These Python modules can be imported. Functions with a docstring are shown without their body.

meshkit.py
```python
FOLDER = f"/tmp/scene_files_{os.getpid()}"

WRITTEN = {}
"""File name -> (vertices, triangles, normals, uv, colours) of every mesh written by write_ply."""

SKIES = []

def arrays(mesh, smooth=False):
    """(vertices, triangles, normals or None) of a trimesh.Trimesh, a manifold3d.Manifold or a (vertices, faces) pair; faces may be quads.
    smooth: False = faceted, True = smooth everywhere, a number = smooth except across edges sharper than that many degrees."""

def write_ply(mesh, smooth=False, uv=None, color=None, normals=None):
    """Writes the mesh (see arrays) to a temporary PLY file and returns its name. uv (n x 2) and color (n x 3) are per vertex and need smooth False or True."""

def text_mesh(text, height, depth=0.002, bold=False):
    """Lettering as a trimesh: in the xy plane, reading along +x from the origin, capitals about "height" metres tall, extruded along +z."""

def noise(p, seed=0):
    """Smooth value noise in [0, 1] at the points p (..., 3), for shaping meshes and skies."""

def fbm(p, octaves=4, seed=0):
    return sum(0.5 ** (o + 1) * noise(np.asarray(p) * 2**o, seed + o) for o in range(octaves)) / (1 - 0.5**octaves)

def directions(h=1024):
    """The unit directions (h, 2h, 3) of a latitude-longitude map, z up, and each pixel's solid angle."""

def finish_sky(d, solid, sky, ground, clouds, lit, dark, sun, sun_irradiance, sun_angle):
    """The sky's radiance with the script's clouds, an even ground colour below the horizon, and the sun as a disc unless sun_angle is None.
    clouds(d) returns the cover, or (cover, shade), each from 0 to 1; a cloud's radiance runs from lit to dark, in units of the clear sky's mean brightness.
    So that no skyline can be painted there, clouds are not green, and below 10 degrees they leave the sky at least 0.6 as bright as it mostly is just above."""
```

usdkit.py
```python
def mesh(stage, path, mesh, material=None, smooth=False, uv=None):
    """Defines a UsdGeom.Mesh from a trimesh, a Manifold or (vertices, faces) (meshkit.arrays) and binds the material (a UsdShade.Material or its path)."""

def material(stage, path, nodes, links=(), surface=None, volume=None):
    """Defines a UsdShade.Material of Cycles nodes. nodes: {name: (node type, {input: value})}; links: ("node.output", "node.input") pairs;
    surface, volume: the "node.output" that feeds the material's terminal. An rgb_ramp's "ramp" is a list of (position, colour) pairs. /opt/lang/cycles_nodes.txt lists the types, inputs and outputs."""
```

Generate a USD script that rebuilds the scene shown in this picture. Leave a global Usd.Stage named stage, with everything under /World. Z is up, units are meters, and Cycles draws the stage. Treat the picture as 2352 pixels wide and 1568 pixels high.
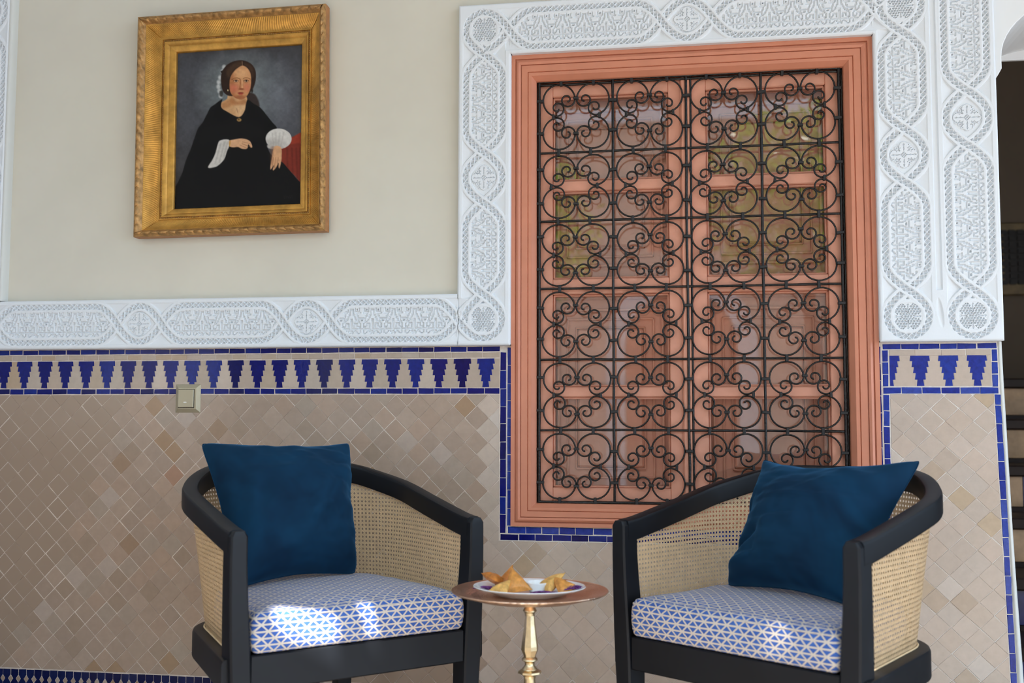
import math, random
import numpy as np
import trimesh
import manifold3d as m3
import shapely
from shapely.geometry import Polygon, box as sbox
from scipy.spatial import cKDTree
import usdkit, meshkit
from pxr import Usd, UsdGeom, UsdLux, Gf, Sdf, UsdShade, Vt

stage = Usd.Stage.CreateInMemory()
UsdGeom.SetStageUpAxis(stage, "Z"); UsdGeom.SetStageMetersPerUnit(stage, 1.0)
stage.SetDefaultPrim(UsdGeom.Xform.Define(stage, "/World").GetPrim())
rng = np.random.default_rng(7); rnd = random.Random(7)

# ------------------------------------------------------------------ camera, sky, sun, exposure
FPX, YAW, PITCH, ROLL = 2400.0, .16088, .07319, .00229
CAM = np.array([0.0, -3.0, 0.95])
EXPOSURE = -0.06
SUN_AZ, SUN_EL, SUN_W = math.radians(20), math.radians(46), 4.8
SKY_STRENGTH = 1.35
cy_, sy_, cp_, sp_ = math.cos(YAW), math.sin(YAW), math.cos(PITCH), math.sin(PITCH)
fwd = np.array([-sy_*cp_, cy_*cp_, sp_]); rt = np.array([cy_, sy_, 0.0]); up = np.cross(rt, fwd)
c_, s_ = math.cos(ROLL), math.sin(ROLL); rt, up = c_*rt+s_*up, -s_*rt+c_*up
cam = UsdGeom.Camera.Define(stage, "/World/camera")
cam.CreateHorizontalApertureAttr(36.0); cam.CreateVerticalApertureAttr(24.0)
cam.CreateFocalLengthAttr(36.0*FPX/2352)
cam.CreateFStopAttr(2.8); cam.CreateFocusDistanceAttr(2.95)
cam.CreateClippingRangeAttr(Gf.Vec2f(.05, 1000)); cam.CreateExposureAttr(EXPOSURE)
mt = Gf.Matrix4d(); 
for r_, v_ in enumerate((rt, up, -fwd)):
    mt.SetRow(r_, Gf.Vec4d(*map(float, v_), 0))
mt.SetRow(3, Gf.Vec4d(*map(float, CAM), 1)); cam.AddTransformOp().Set(mt)
SUN = np.array([math.sin(SUN_AZ)*math.cos(SUN_EL), -math.cos(SUN_AZ)*math.cos(SUN_EL), math.sin(SUN_EL)])   # towards the sun
sun = UsdLux.DistantLight.Define(stage, "/World/sun")
sun.CreateIntensityAttr(SUN_W); sun.CreateNormalizeAttr(True); sun.CreateAngleAttr(.6); sun.CreateColorAttr(Gf.Vec3f(1, .95, .87))
sun.AddTransformOp().Set(Gf.Matrix4d().SetRotate(Gf.Rotation(Gf.Vec3d(0, 0, 1), Gf.Vec3d(*map(float, SUN)))))
dome = UsdLux.DomeLight.Define(stage, "/World/sky")
dome.CreateIntensityAttr(SKY_STRENGTH); dome.CreateColorAttr(Gf.Vec3f(.60, .79, 1.0))

# ------------------------------------------------------------------ helpers
_used = {}
def numbered(parent, name):
    k = (parent, name); n = _used.get(k, 0); _used[k] = n+1
    return name if n == 0 else f"{name}_{n:03d}"
def setdata(p, **kw):
    for k, v in kw.items():
        if v: p.SetCustomDataByKey(k, v)
def thing(name, label=None, category=None, loc=(0, 0, 0), rotz=0.0, group=None, kind=None):
    x = UsdGeom.Xform.Define(stage, "/World/"+numbered("/World", name))
    x.AddTranslateOp().Set(Gf.Vec3d(*map(float, loc)))
    if rotz: x.AddRotateZOp().Set(math.degrees(rotz))
    p = x.GetPrim(); setdata(p, label=label, category=category, group=group, kind=kind)
    return p
def part(parent, name, mesh, mat, smooth=False, label=None, kind=None, uv=None):
    pp = str(parent.GetPath()) if parent is not None else "/World"
    m = usdkit.mesh(stage, pp+"/"+numbered(pp, name), mesh, mat, smooth=smooth, uv=uv)
    setdata(m.GetPrim(), label=label, kind=kind)
    return m.GetPrim()
def cat(ms): return trimesh.util.concatenate(ms)
def tm(v, f): return trimesh.Trimesh(np.asarray(v, float), np.asarray(f, int), process=False)
def bx(x0, x1, y0, y1, z0, z1):
    m = trimesh.creation.box([abs(x1-x0), abs(y1-y0), abs(z1-z0)]); m.apply_translation([(x0+x1)/2, (y0+y1)/2, (z0+z1)/2]); return m
def rbx(x0, x1, y0, y1, z0, z1, r=.004):
    """box with chamfered edges"""
    o = [sorted(p) for p in ((x0, x1), (y0, y1), (z0, z1))]
    v = []
    for ax in range(3):
        for a in (0, 1):
            for b in (0, 1):
                for c in (0, 1):
                    p = [o[0][a], o[1][b], o[2][c]]
                    for k in range(3):
                        if k != ax: p[k] += r if p[k] == o[k][0] else -r
                    v.append(p)
    return trimesh.convex.convex_hull(np.array(v))
def orient(v, f):
    a, b, c = v[f[:, 0]], v[f[:, 1]], v[f[:, 2]]; o = v.mean(0)
    if np.einsum("ij,ij->i", a-o, np.cross(b-o, c-o)).sum() < 0: f = f[:, ::-1]
    return tm(v, f)
def tube(pts, r, sides=6, closed=False, caps=True):
    p = np.asarray(pts, float); n = len(p)
    if closed: t = np.roll(p, -1, 0)-np.roll(p, 1, 0)
    else: t = np.gradient(p, axis=0)
    t /= np.linalg.norm(t, axis=1, keepdims=True)+1e-12
    ref = np.array([0, 1., 0]) if np.abs(t[:, 1]).max() < .9 else np.array([.3, .2, .93])
    a = np.cross(t, ref); a /= np.linalg.norm(a, axis=1, keepdims=True)+1e-12; b = np.cross(t, a)
    ang = np.arange(sides)*2*np.pi/sides; rr = np.broadcast_to(r, (n,))[:, None, None]
    v = p[:, None]+rr*(np.cos(ang)[None, :, None]*a[:, None]+np.sin(ang)[None, :, None]*b[:, None])
    m = n if closed else n-1
    i, j = np.meshgrid(np.arange(m), np.arange(sides), indexing="ij"); i2 = (i+1) % n; j2 = (j+1) % sides
    q = np.stack([i*sides+j, i2*sides+j, i2*sides+j2, i*sides+j2], -1).reshape(-1, 4)
    f = np.vstack([q[:, [0, 1, 2]], q[:, [0, 2, 3]]]); v = v.reshape(-1, 3)
    if caps and not closed:
        k = len(v); v = np.vstack([v, p[0], p[-1]]); e = (n-1)*sides
        f = np.vstack([f, [[k, j, (j+1) % sides] for j in range(sides)], [[k+1, e+(j+1) % sides, e+j] for j in range(sides)]])
    return orient(v, f)
def grid(V):
    """V (n, m, 3) -> mesh"""
    n, m = V.shape[:2]; i, j = np.meshgrid(np.arange(n-1), np.arange(m-1), indexing="ij")
    q = np.stack([i*m+j, (i+1)*m+j, (i+1)*m+j+1, i*m+j+1], -1).reshape(-1, 4)
    return tm(V.reshape(-1, 3), np.vstack([q[:, [0, 1, 2]], q[:, [0, 2, 3]]]))
def sweep(P, prof, closed_prof=True, caps=True):
    """P (n,3) path, prof (n or 1, m, 3) offsets already oriented in world; returns mesh"""
    V = P[:, None, :]+prof; n, m = V.shape[:2]
    mm = m if closed_prof else m-1
    i, j = np.meshgrid(np.arange(n-1), np.arange(mm), indexing="ij"); j2 = (j+1) % m
    q = np.stack([i*m+j, (i+1)*m+j, (i+1)*m+j2, i*m+j2], -1).reshape(-1, 4)
    f = np.vstack([q[:, [0, 1, 2]], q[:, [0, 2, 3]]]); v = V.reshape(-1, 3)
    if caps and closed_prof:
        k = len(v); v = np.vstack([v, V[0].mean(0), V[-1].mean(0)]); e = (n-1)*m
        f = np.vstack([f, [[k, j, (j+1) % m] for j in range(m)], [[k+1, e+(j+1) % m, e+j] for j in range(m)]])
    return orient(v, f)
def lathe(prof, n=32, twist=0):
    prof = np.asarray(prof, float); a = np.arange(n)*2*np.pi/n+twist
    V = np.stack([prof[:, None, 0]*np.cos(a), prof[:, None, 0]*np.sin(a), np.broadcast_to(prof[:, None, 1], (len(prof), n))], -1)
    V = np.concatenate([V, V[:, :1]], 1); m = grid(V); m.merge_vertices(); return orient(np.array(m.vertices), np.array(m.faces))
def xprism(poly, y0, y1, bev=.0012):
    """polygon in (x, z) -> plate whose front (towards -y) at y0, back at y1, chamfered front edge; convex or not"""
    poly = shapely.geometry.polygon.orient(poly, 1.0)
    c = np.array(poly.exterior.coords)[:-1]; n = len(c)
    ins = poly.buffer(-bev, join_style=2) if bev else poly
    if bev and (ins.is_empty or ins.geom_type != "Polygon" or len(ins.exterior.coords)-1 != n):
        ins = poly; ci = c; 
    else:
        ci = np.array(shapely.geometry.polygon.orient(ins, 1.0).exterior.coords)[:-1]
        k = np.argmin(((ci-c[0])**2).sum(1)); ci = np.roll(ci, -k, 0)
    yb = y0+bev if ci is not c else y0
    v = np.vstack([np.c_[ci[:, 0], np.full(n, y0), ci[:, 1]], np.c_[c[:, 0], np.full(n, yb), c[:, 1]], np.c_[c[:, 0], np.full(n, y1), c[:, 1]]])
    f = []
    convex = poly.convex_hull.area-poly.area < 1e-9
    if convex: f += [[0, i, i+1] for i in range(1, n-1)]
    else:
        tv, tf = trimesh.creation.triangulate_polygon(Polygon(ci), engine="earcut")
        d, idx = cKDTree(ci).query(tv)
        for t in tf:
            a = idx[t]; 
            p = ci[a]; s = (p[1]-p[0])[0]*(p[2]-p[0])[1]-(p[1]-p[0])[1]*(p[2]-p[0])[0]
            f.append(list(a) if s > 0 else list(a[::-1]))
    for lv in (0, 1):
        for i in range(n):
            j = (i+1) % n; a, b, c2, d = lv*n+i, lv*n+j, (lv+1)*n+j, (lv+1)*n+i
            f += [[a, d, c2], [a, c2, b]]
    return tm(v, f)
def lin(c):
    c = np.asarray(c, float)/255; return tuple(np.where(c < .04045, c/12.92, ((c+.055)/1.055)**2.4))

# ------------------------------------------------------------------ materials
UsdGeom.Scope.Define(stage, "/World/Looks")
def mat(name, color, rough=.5, metal=0., noise=0., nscale=20., bump=0., bscale=60., bdist=.002, coord="obj", **kw):
    nodes = {"p": ("principled_bsdf", dict(base_color=tuple(color), roughness=rough, metallic=metal, **kw)), "g": ("geometry", {})}
    links = []
    if noise:
        nodes["n"] = ("noise_texture", dict(scale=nscale, detail=4., roughness=.6)); links.append(("g.position", "n.vector"))
        lo = tuple(max(0, x*(1-noise)) for x in color); hi = tuple(min(1, x*(1+noise)) for x in color)
        nodes["r"] = ("rgb_ramp", {"ramp": [(.3, lo), (.7, hi)]}); links += [("n.fac", "r.fac"), ("r.color", "p.base_color")]
    if bump:
        nodes["bn"] = ("noise_texture", dict(scale=bscale, detail=3.)); links.append(("g.position", "bn.vector"))
        nodes["b"] = ("bump", dict(strength=bump, distance=bdist)); links += [("bn.fac", "b.height"), ("b.normal", "p.normal")]
    return usdkit.material(stage, "/World/Looks/"+name, nodes, links, surface="p.BSDF")
PLASTER = mat("carved_plaster", (.755, .79, .825), .75, bump=.25, bscale=150, bdist=.001)
CREAM = mat("cream_paint", (.66, .625, .53), .65, noise=.04, nscale=3, bump=.15, bscale=25, bdist=.003)
WHITE = mat("white_wall", (.78, .79, .79), .7, bump=.1, bscale=40)
EDGE = mat("lime_edge", (.66, .67, .64), .7, bump=.3, bscale=60)
GROUT = mat("grout", (.66, .61, .56), .85, noise=.1, nscale=80)
BEIGE = [mat(f"sand_zellige_{chr(97+i)}", c, .2, noise=.055, nscale=45, bump=.16, bscale=55, bdist=.0016, specular_ior_level=.5) for i, c in enumerate(
    [(.515, .42, .35), (.495, .405, .335), (.535, .44, .37), (.48, .395, .33), (.505, .405, .33), (.525, .42, .345), (.47, .38, .31), (.495, .415, .355), (.445, .345, .262), (.475, .36, .25), (.50, .35, .265), (.545, .47, .41)])]
BEIGE_W = [14, 14, 12, 12, 12, 10, 6, 8, 2.5, 1.6, 1.2, 3]
SAND = [mat(f"sand_strip_{chr(97+i)}", c, .25, noise=.06, nscale=40, bump=.15, bscale=55, bdist=.0016) for i, c in enumerate([(.44, .345, .27), (.45, .37, .305), (.43, .315, .215), (.42, .335, .265), (.44, .345, .26), (.43, .34, .275)])]
BLUE = [mat(f"cobalt_zellige_{chr(97+i)}", c, .16, noise=.22, nscale=70, bump=.2, bscale=70, bdist=.0016, specular_ior_level=.22) for i, c in enumerate(
    [(.0040, .0055, .125), (.005, .010, .155), (.003, .004, .085), (.006, .018, .19), (.0045, .008, .14)])]
BLUE_R = [mat(f"royal_zellige_{chr(97+i)}", c, .18, noise=.25, nscale=70, bump=.2, bscale=70, bdist=.0016, specular_ior_level=.3) for i, c in enumerate(
    [(.012, .036, .28), (.018, .046, .31), (.011, .028, .25), (.034, .065, .33)])]
NAVY = [mat(f"navy_zellige_{chr(97+i)}", c, .18, noise=.2, nscale=70, bump=.15, bscale=70, specular_ior_level=.22) for i, c in enumerate([(.006, .009, .055), (.008, .014, .07)])]
SALMON = mat("salmon_paint", (.60, .228, .135), .45, noise=.05, nscale=14, bump=.25, bscale=40, bdist=.0015)
SALMON2 = mat("salmon_shutter_paint", (.67, .30, .20), .5, noise=.06, nscale=18, bump=.2, bscale=40, bdist=.0015)
IRON = mat("wrought_iron", (.0065, .0040, .0035), .32, bump=.9, bscale=130, bdist=.0025, specular_ior_level=.42)
IRON2 = mat("iron_collar", (.009, .008, .009), .5, bump=.4, bscale=160, bdist=.0012)
GOLD = mat("gilt", (.52, .27, .055), .40, .6, noise=.3, nscale=26, bump=.3, bscale=90, bdist=.001)
GOLD_D = mat("gilt_worn", (.42, .23, .08), .48, .45, noise=.5, nscale=60, bump=.4, bscale=120, bdist=.001)
BOLE = mat("red_bole", (.40, .17, .055), .5, .1, noise=.2, nscale=40)
BLACKWOOD = mat("ebonised_wood", (.004, .0052, .008), .45, noise=.2, nscale=8, bump=.12, bscale=50, bdist=.001, specular_ior_level=.29)
CANE = mat("rattan_cane", (.76, .55, .32), .5, noise=.12, nscale=60)
VELVET = None
BRASS = mat("brass", (.66, .54, .33), .30, 1., noise=.15, nscale=60, bump=.15, bscale=120, bdist=.0008)
COPPER = mat("copper", (.74, .46, .30), .24, 1., noise=.12, nscale=40)
PORCELAIN = mat("porcelain", (.82, .83, .84), .12, coat_weight=.4)
SAUCE = mat("pale_sauce", (.72, .70, .62), .3)
PASTRY = [mat(f"fried_pastry_{chr(97+i)}", c, .42, noise=.35, nscale=70, bump=.6, bscale=140, bdist=.002, subsurface_weight=.15, subsurface_scale=.004) for i, c in enumerate([(.64, .27, .055), (.55, .19, .03), (.72, .40, .11)])]
CABBAGE = mat("red_cabbage", (.13, .02, .17), .35, noise=.5, nscale=120)
SWITCHM = mat("champagne_plastic", (.42, .37, .26), .32, .35)
SWITCHG = mat("switch_gap", (.05, .04, .03), .6)
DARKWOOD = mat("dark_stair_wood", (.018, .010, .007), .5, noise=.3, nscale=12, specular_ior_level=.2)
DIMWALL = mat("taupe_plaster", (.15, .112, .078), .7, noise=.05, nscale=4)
FLOORM = mat("terracotta_floor", (.20, .165, .14), .4, noise=.12, nscale=9)
LEAFM = usdkit.material(stage, "/World/Looks/leaf", {"d": ("principled_bsdf", dict(base_color=(.10, .24, .03), roughness=.45)), "t": ("translucent_bsdf", dict(color=(.25, .5, .05))), "m": ("mix_closure", dict(fac=.4))}, [("d.BSDF", "m.closure1"), ("t.BSDF", "m.closure2")], surface="m.closure")
BARK = mat("bark", (.12, .08, .05), .8, noise=.3, nscale=20)
GLASS = usdkit.material(stage, "/World/Looks/pane_glass", {"t": ("transparent_bsdf", dict(color=(.99, .995, .99))), "g": ("glossy_bsdf", dict(color=(1, 1, 1), roughness=.004)), "f": ("fresnel", dict(IOR=1.55)), "m": ("mix_closure", {})},
                        [("f.fac", "m.fac"), ("t.BSDF", "m.closure1"), ("g.BSDF", "m.closure2")], surface="m.closure")
# velvet with a nap that shifts tone in broad brushed patches
VELVET = usdkit.material(stage, "/World/Looks/blue_velvet", {
    "g": ("geometry", {}), "n": ("noise_texture", dict(scale=6., detail=3., distortion=1.2)), "r": ("rgb_ramp", {"ramp": [(.32, (.0016, .017, .043)), (.68, (.0029, .033, .076))]}),
    "bn": ("noise_texture", dict(scale=9., detail=2., distortion=.6)), "b": ("bump", dict(strength=.25, distance=.01)),
    "p": ("principled_bsdf", dict(roughness=.85, sheen_weight=.45, sheen_roughness=.35, sheen_tint=(.08, .34, .66), specular_ior_level=.15))},
    [("g.position", "n.vector"), ("n.fac", "r.fac"), ("r.color", "p.base_color"), ("g.position", "bn.vector"), ("bn.fac", "b.height"), ("b.normal", "p.normal")], surface="p.BSDF")
# printed fabric: cream lines of a triangular lattice over blue (flat weave pattern, from UVs in metres)
def M(kind, **k): return ("math", dict(math_type=kind, **k))
FABRIC = usdkit.material(stage, "/World/Looks/triangle_fabric", {
    "uv": ("uvmap", dict(attribute="st")), "s": ("separate_xyz", {}),
    "u": M("divide", value2=.0290), "v": M("divide", value2=.0144),
    "hv": M("multiply", value2=.5), "a": M("subtract"), "c": M("add"),
    "fv": M("fraction"), "fa": M("fraction"), "fc": M("fraction"),
    "sv": M("subtract", value2=.5), "sa": M("subtract", value2=.5), "sc": M("subtract", value2=.5),
    "av": M("absolute"), "aa": M("absolute"), "ac": M("absolute"),
    "tv": M("greater_than", value2=.365), "ta": M("greater_than", value2=.413), "tc": M("greater_than", value2=.413),
    "m1": M("maximum"), "m2": M("maximum"),
    "g": ("geometry", {}), "n": ("noise_texture", dict(scale=25., detail=3.)), "br": ("rgb_ramp", {"ramp": [(.3, (.022, .075, .31)), (.7, (.036, .125, .43))]}),
    "mx": ("mix_color", dict(b=(.60, .53, .46))),
    "fib": ("noise_texture", dict(scale=700., detail=2.)), "mul": M("multiply_add", value2=.7), "bp": ("bump", dict(strength=.6, distance=.0015)),
    "p": ("principled_bsdf", dict(roughness=.85, sheen_weight=.2))},
    [("uv.UV", "s.vector"), ("s.x", "u.value1"), ("s.y", "v.value1"), ("v.value", "hv.value1"), ("u.value", "a.value1"), ("hv.value", "a.value2"), ("u.value", "c.value1"), ("hv.value", "c.value2"),
     ("v.value", "fv.value1"), ("a.value", "fa.value1"), ("c.value", "fc.value1"), ("fv.value", "sv.value1"), ("fa.value", "sa.value1"), ("fc.value", "sc.value1"),
     ("sv.value", "av.value1"), ("sa.value", "aa.value1"), ("sc.value", "ac.value1"), ("av.value", "tv.value1"), ("aa.value", "ta.value1"), ("ac.value", "tc.value1"),
     ("tv.value", "m1.value1"), ("ta.value", "m1.value2"), ("m1.value", "m2.value1"), ("tc.value", "m2.value2"),
     ("g.position", "n.vector"), ("n.fac", "br.fac"), ("br.color", "mx.a"), ("m2.value", "mx.fac"), ("mx.result", "p.base_color"),
     ("g.position", "fib.vector"), ("m2.value", "mul.value1"), ("fib.fac", "mul.value3"), ("mul.value", "bp.height"), ("bp.normal", "p.normal")], surface="p.BSDF")
PAINT = usdkit.material(stage, "/World/Looks/oil_paint", {"a": ("attribute", dict(attribute="tone")), "g": ("geometry", {}), "n": ("noise_texture", dict(scale=260., detail=2.)), "b": ("bump", dict(strength=.25, distance=.0006)),
    "p": ("principled_bsdf", dict(roughness=.5, specular_ior_level=.16))}, [("a.color", "p.base_color"), ("g.position", "n.vector"), ("n.fac", "b.height"), ("b.normal", "p.normal")], surface="p.BSDF")

# ------------------------------------------------------------------ room shell
def struct(name, label, category):
    return thing(name, label, category, kind="structure")
WX0, WX1 = -.45, .49          # rough opening of the window in the masonry
wb = struct("wall_back", "cream painted masonry wall behind the framed portrait and carved plaster bands", "wall")
part(wb, "masonry", cat([bx(-3.3, WX0, .012, .32, 0, 3.5), bx(WX0, WX1, .012, .32, 0, .66), bx(WX0, WX1, .012, .32, 1.99, 3.5), bx(WX1, .855, .012, .32, 0, 3.5)]), WHITE)
part(wb, "painted_panel", cat([bx(-2.16, -.60, 0, .012, 1.25, 2.75), bx(-.60, .60, 0, .012, 2.10, 2.75)]), CREAM)
# rounded lime-washed corner of the pier, flaring towards the floor
zz = np.linspace(0, 1.166, 12)
prof = np.array([[-.004, .012], [.004, .0005], [.016, .002], [.024, .012], [.026, .05], [.026, .32]])
V = np.stack([np.stack([np.interp(z, [0, .26, 1.14], [.876, .8705, .8455])+prof[:, 0]*np.interp(z, [0, .6, 1.16], [.9, .6, .62]), prof[:, 1], np.full(len(prof), z)], -1) for z in zz])
part(wb, "pier_corner", grid(V), EDGE, smooth=True)
part(wb, "pier_side", bx(.80, .856, .012, .32, 0, 3.5), EDGE)

# arched opening on the right: wall above with a rounded arch, thick soffit
ar = struct("wall_right", "bluish white wall with a thick rounded arch at the top right", "wall")
R = .24; xs0, zs0 = .880, 1.945
a = np.linspace(np.pi, np.pi*.5, 14)
arc = [(xs0+R+R*math.cos(t), zs0+R*math.sin(t)*.72) for t in a]
outl = [(.858, 1.878), (.872, 1.900), (.880, 1.915)]+arc+[(2.6, arc[-1][1]), (2.6, 3.5), (.858, 3.5)]
m = xprism(Polygon(outl), -.004, .46, .003); part(ar, "arch_face", m, WHITE)
part(ar, "lintel", bx(.878, 2.6, .452, .462, 2.085, 3.5), WHITE)
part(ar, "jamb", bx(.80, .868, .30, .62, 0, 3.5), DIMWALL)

fl = struct("floor", "terracotta tiled floor of the patio gallery, below the picture", "floor")
part(fl, "screed", bx(-9, 9, -14, 5, -.2, 0), FLOORM)
ce = struct("ceiling", "white gallery ceiling above the seating, out of the picture", "ceiling")
part(ce, "soffit", bx(-3.3, 6, -3.2, .32, 3.5, 3.7), WHITE)
wl = struct("wall_left", "white side wall of the gallery, left of the picture", "wall")
part(wl, "masonry", bx(-3.0, -2.8, -3.2, .32, 0, 3.5), WHITE)
part(wl, "added_shade_bench", cat([rbx(-2.8, -2.26, -2.6, 0, 0, .34, .01), rbx(-2.8, -2.24, -2.6, 0, .34, .50, .03), rbx(-2.8, -2.62, -2.6, 0, .50, .95, .03)]), NAVY[0])  # bench added out of view to cut light on the lower left wall
pier = struct("added_shade_pier", "added unseen square white pier left of the viewer, shading the left wall", "added_shade_pier")
part(pier, "shaft", rbx(-2.35, -1.85, -2.55, -2.05, .16, 3.5, .01), WHITE); part(pier, "plinth", rbx(-2.40, -1.80, -2.60, -2.0, 0, .16, .01), DARKWOOD)  # pier added out of view to keep the left wall darker
# added unseen beam, shaped to block the sun except for chosen patches
beam = struct("added_beam_1", "added unseen white beam at the gallery front, pierced to place sun patches", "beam")
BY = -3.2
def at_beam(p):
    t = (p[1]-BY)/(-SUN[1])*1.0
    t = (BY-p[1])/SUN[1]; q = np.asarray(p)+t*SUN; return q[0], q[2]
HOLES = []
def hole(p, w, h, rot=0):
    x, z = at_beam(p); b = shapely.affinity.rotate(Polygon([(-w/2, -h/2), (w/2, -h/2), (w/2, h/2), (-w/2, h/2)]).buffer(-.008).buffer(.008), rot)
    HOLES.append(shapely.affinity.translate(b, x, z))
beam_poly = sbox(-3.3, 2.86, 6, 3.5)
def finish_beam():
    p = beam_poly.difference(shapely.union_all(HOLES)) if HOLES else beam_poly
    m = trimesh.creation.extrude_polygon(p, .04, engine="earcut")     # thin pierced panel
    m.apply_transform(np.array([[1, 0, 0, 0], [0, 0, -1, BY+.02], [0, 1, 0, 0], [0, 0, 0, 1.]]))
    m.fix_normals(); part(beam, "pierced_panel", m, WHITE)

# ------------------------------------------------------------------ carved plaster
TH, WL, RIM = .055, .0082, .0078
def lobe(e): return TH*np.sin(np.pi/2*np.clip(e/.070, 0, 1))**.92
class Braid:
    def __init__(s, axis, centre, cross, lo, hi, flip=False, sign=1):
        s.axis, s.c, s.x, s.lo, s.hi, s.flip, s.sign = axis, centre, np.array(cross), lo, hi, flip, sign
        t = np.arange(lo, hi, .0004); k = np.searchsorted(s.x, t); e = np.min(np.abs(t[:, None]-s.x[None]), 1)
        s.t = t; f = lobe(e)*np.where(k % 2 == 0, 1, -1)*sign
        s.strands = []
        for sg in (1, -1):
            y = f*sg; d = np.hypot(np.diff(t), np.diff(y)); L = np.r_[0, np.cumsum(d)]
            s.strands.append((np.c_[t, y], L, np.gradient(t, L), np.gradient(y, L)))
    def local(s, X, Z): return (X, Z-s.c) if s.axis == "h" else (Z, X-s.c)
MOTIF = """##.###.###
##.#o#.#..
##.###.#.#
##.....#.#
#.....##.#
####.###.#
####.##..#
###..##.##
###.##..##
....##.###
###.#..##.
o##.#.###o
##...####.
##.######.
#.##....#.
#.##.##.#.
#.##.##.#.
#o..###.#.
##.######.
..........
#.####..##
#.###.#.#.
#.##.###..
##..####.#""".split("\n")
mo = np.array([[{"#": 1., ".": 0., "o": -.5}[c] for c in r] for r in MOTIF]); mo = np.hstack([mo, mo[:, ::-1]])
def motif(s, t, period=.0640, half=.0385):
    """s along the band, t across (positive = top of the motif)"""
    a = (s/period % 1)*20-.5; b = (half-t)/(2*half)*24-.5
    i0 = np.floor(a).astype(int); j0 = np.floor(b).astype(int); fa, fb = a-i0, b-j0
    sm = lambda x: np.clip((x-.5)*2.2+.5, 0, 1)
    fa, fb = sm(fa), sm(fb)
    g = lambda j, i: mo[np.clip(j, 0, 23), i % 20]
    v = (g(j0, i0)*(1-fa)+g(j0, i0+1)*fa)*(1-fb)+(g(j0+1, i0)*(1-fa)+g(j0+1, i0+1)*fa)*fb
    return -.0050*(1-v)-.0006
def rosette(x, z, rad=.038):
    r = np.hypot(x, z); th = np.arctan2(z, x); h = np.full(x.shape, -.0008)
    ax = np.minimum(np.abs(x), np.abs(z)); q = np.maximum(np.abs(x), np.abs(z))
    petal = .0145+.0235*np.abs(np.cos(2*th))**.9
    out = r > petal; h = np.where(out, -.0045, h)
    h = np.where(np.abs(r-petal) < .0011, -.0052, h)
    h = np.where((ax < .0009) & (q > .011) & (q < .0235), -.0045, h)
    h = np.where((np.abs(q-.0285)/.0045+ax/.0022) < 1, -.0045, h)
    h = np.where((np.abs(q-.018)/.003+np.abs(ax-.0)/.0018) < 1, -.0045, h)
    u, w = (x+z), (x-z); dd = np.abs(x)+np.abs(z)
    lat = np.minimum(np.abs(((u/.0072) % 1)-.5), np.abs(((w/.0072) % 1)-.5))
    h = np.where((dd < .0098) & (lat > .18), -.0042, h)
    d = (np.abs(x)+np.abs(z))/math.sqrt(2); p_ = np.abs(np.abs(x)-np.abs(z))/math.sqrt(2)
    for dc, pc, rr in ((.0265, 0, .0052), (.029, .011, .0042), (.0205, .0068, .003)):
        q2 = np.hypot(d-dc, p_-pc); h = np.where(q2 < rr, -.001, h); h = np.where(q2 < rr*.36, -.0045, h)
    return h
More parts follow.
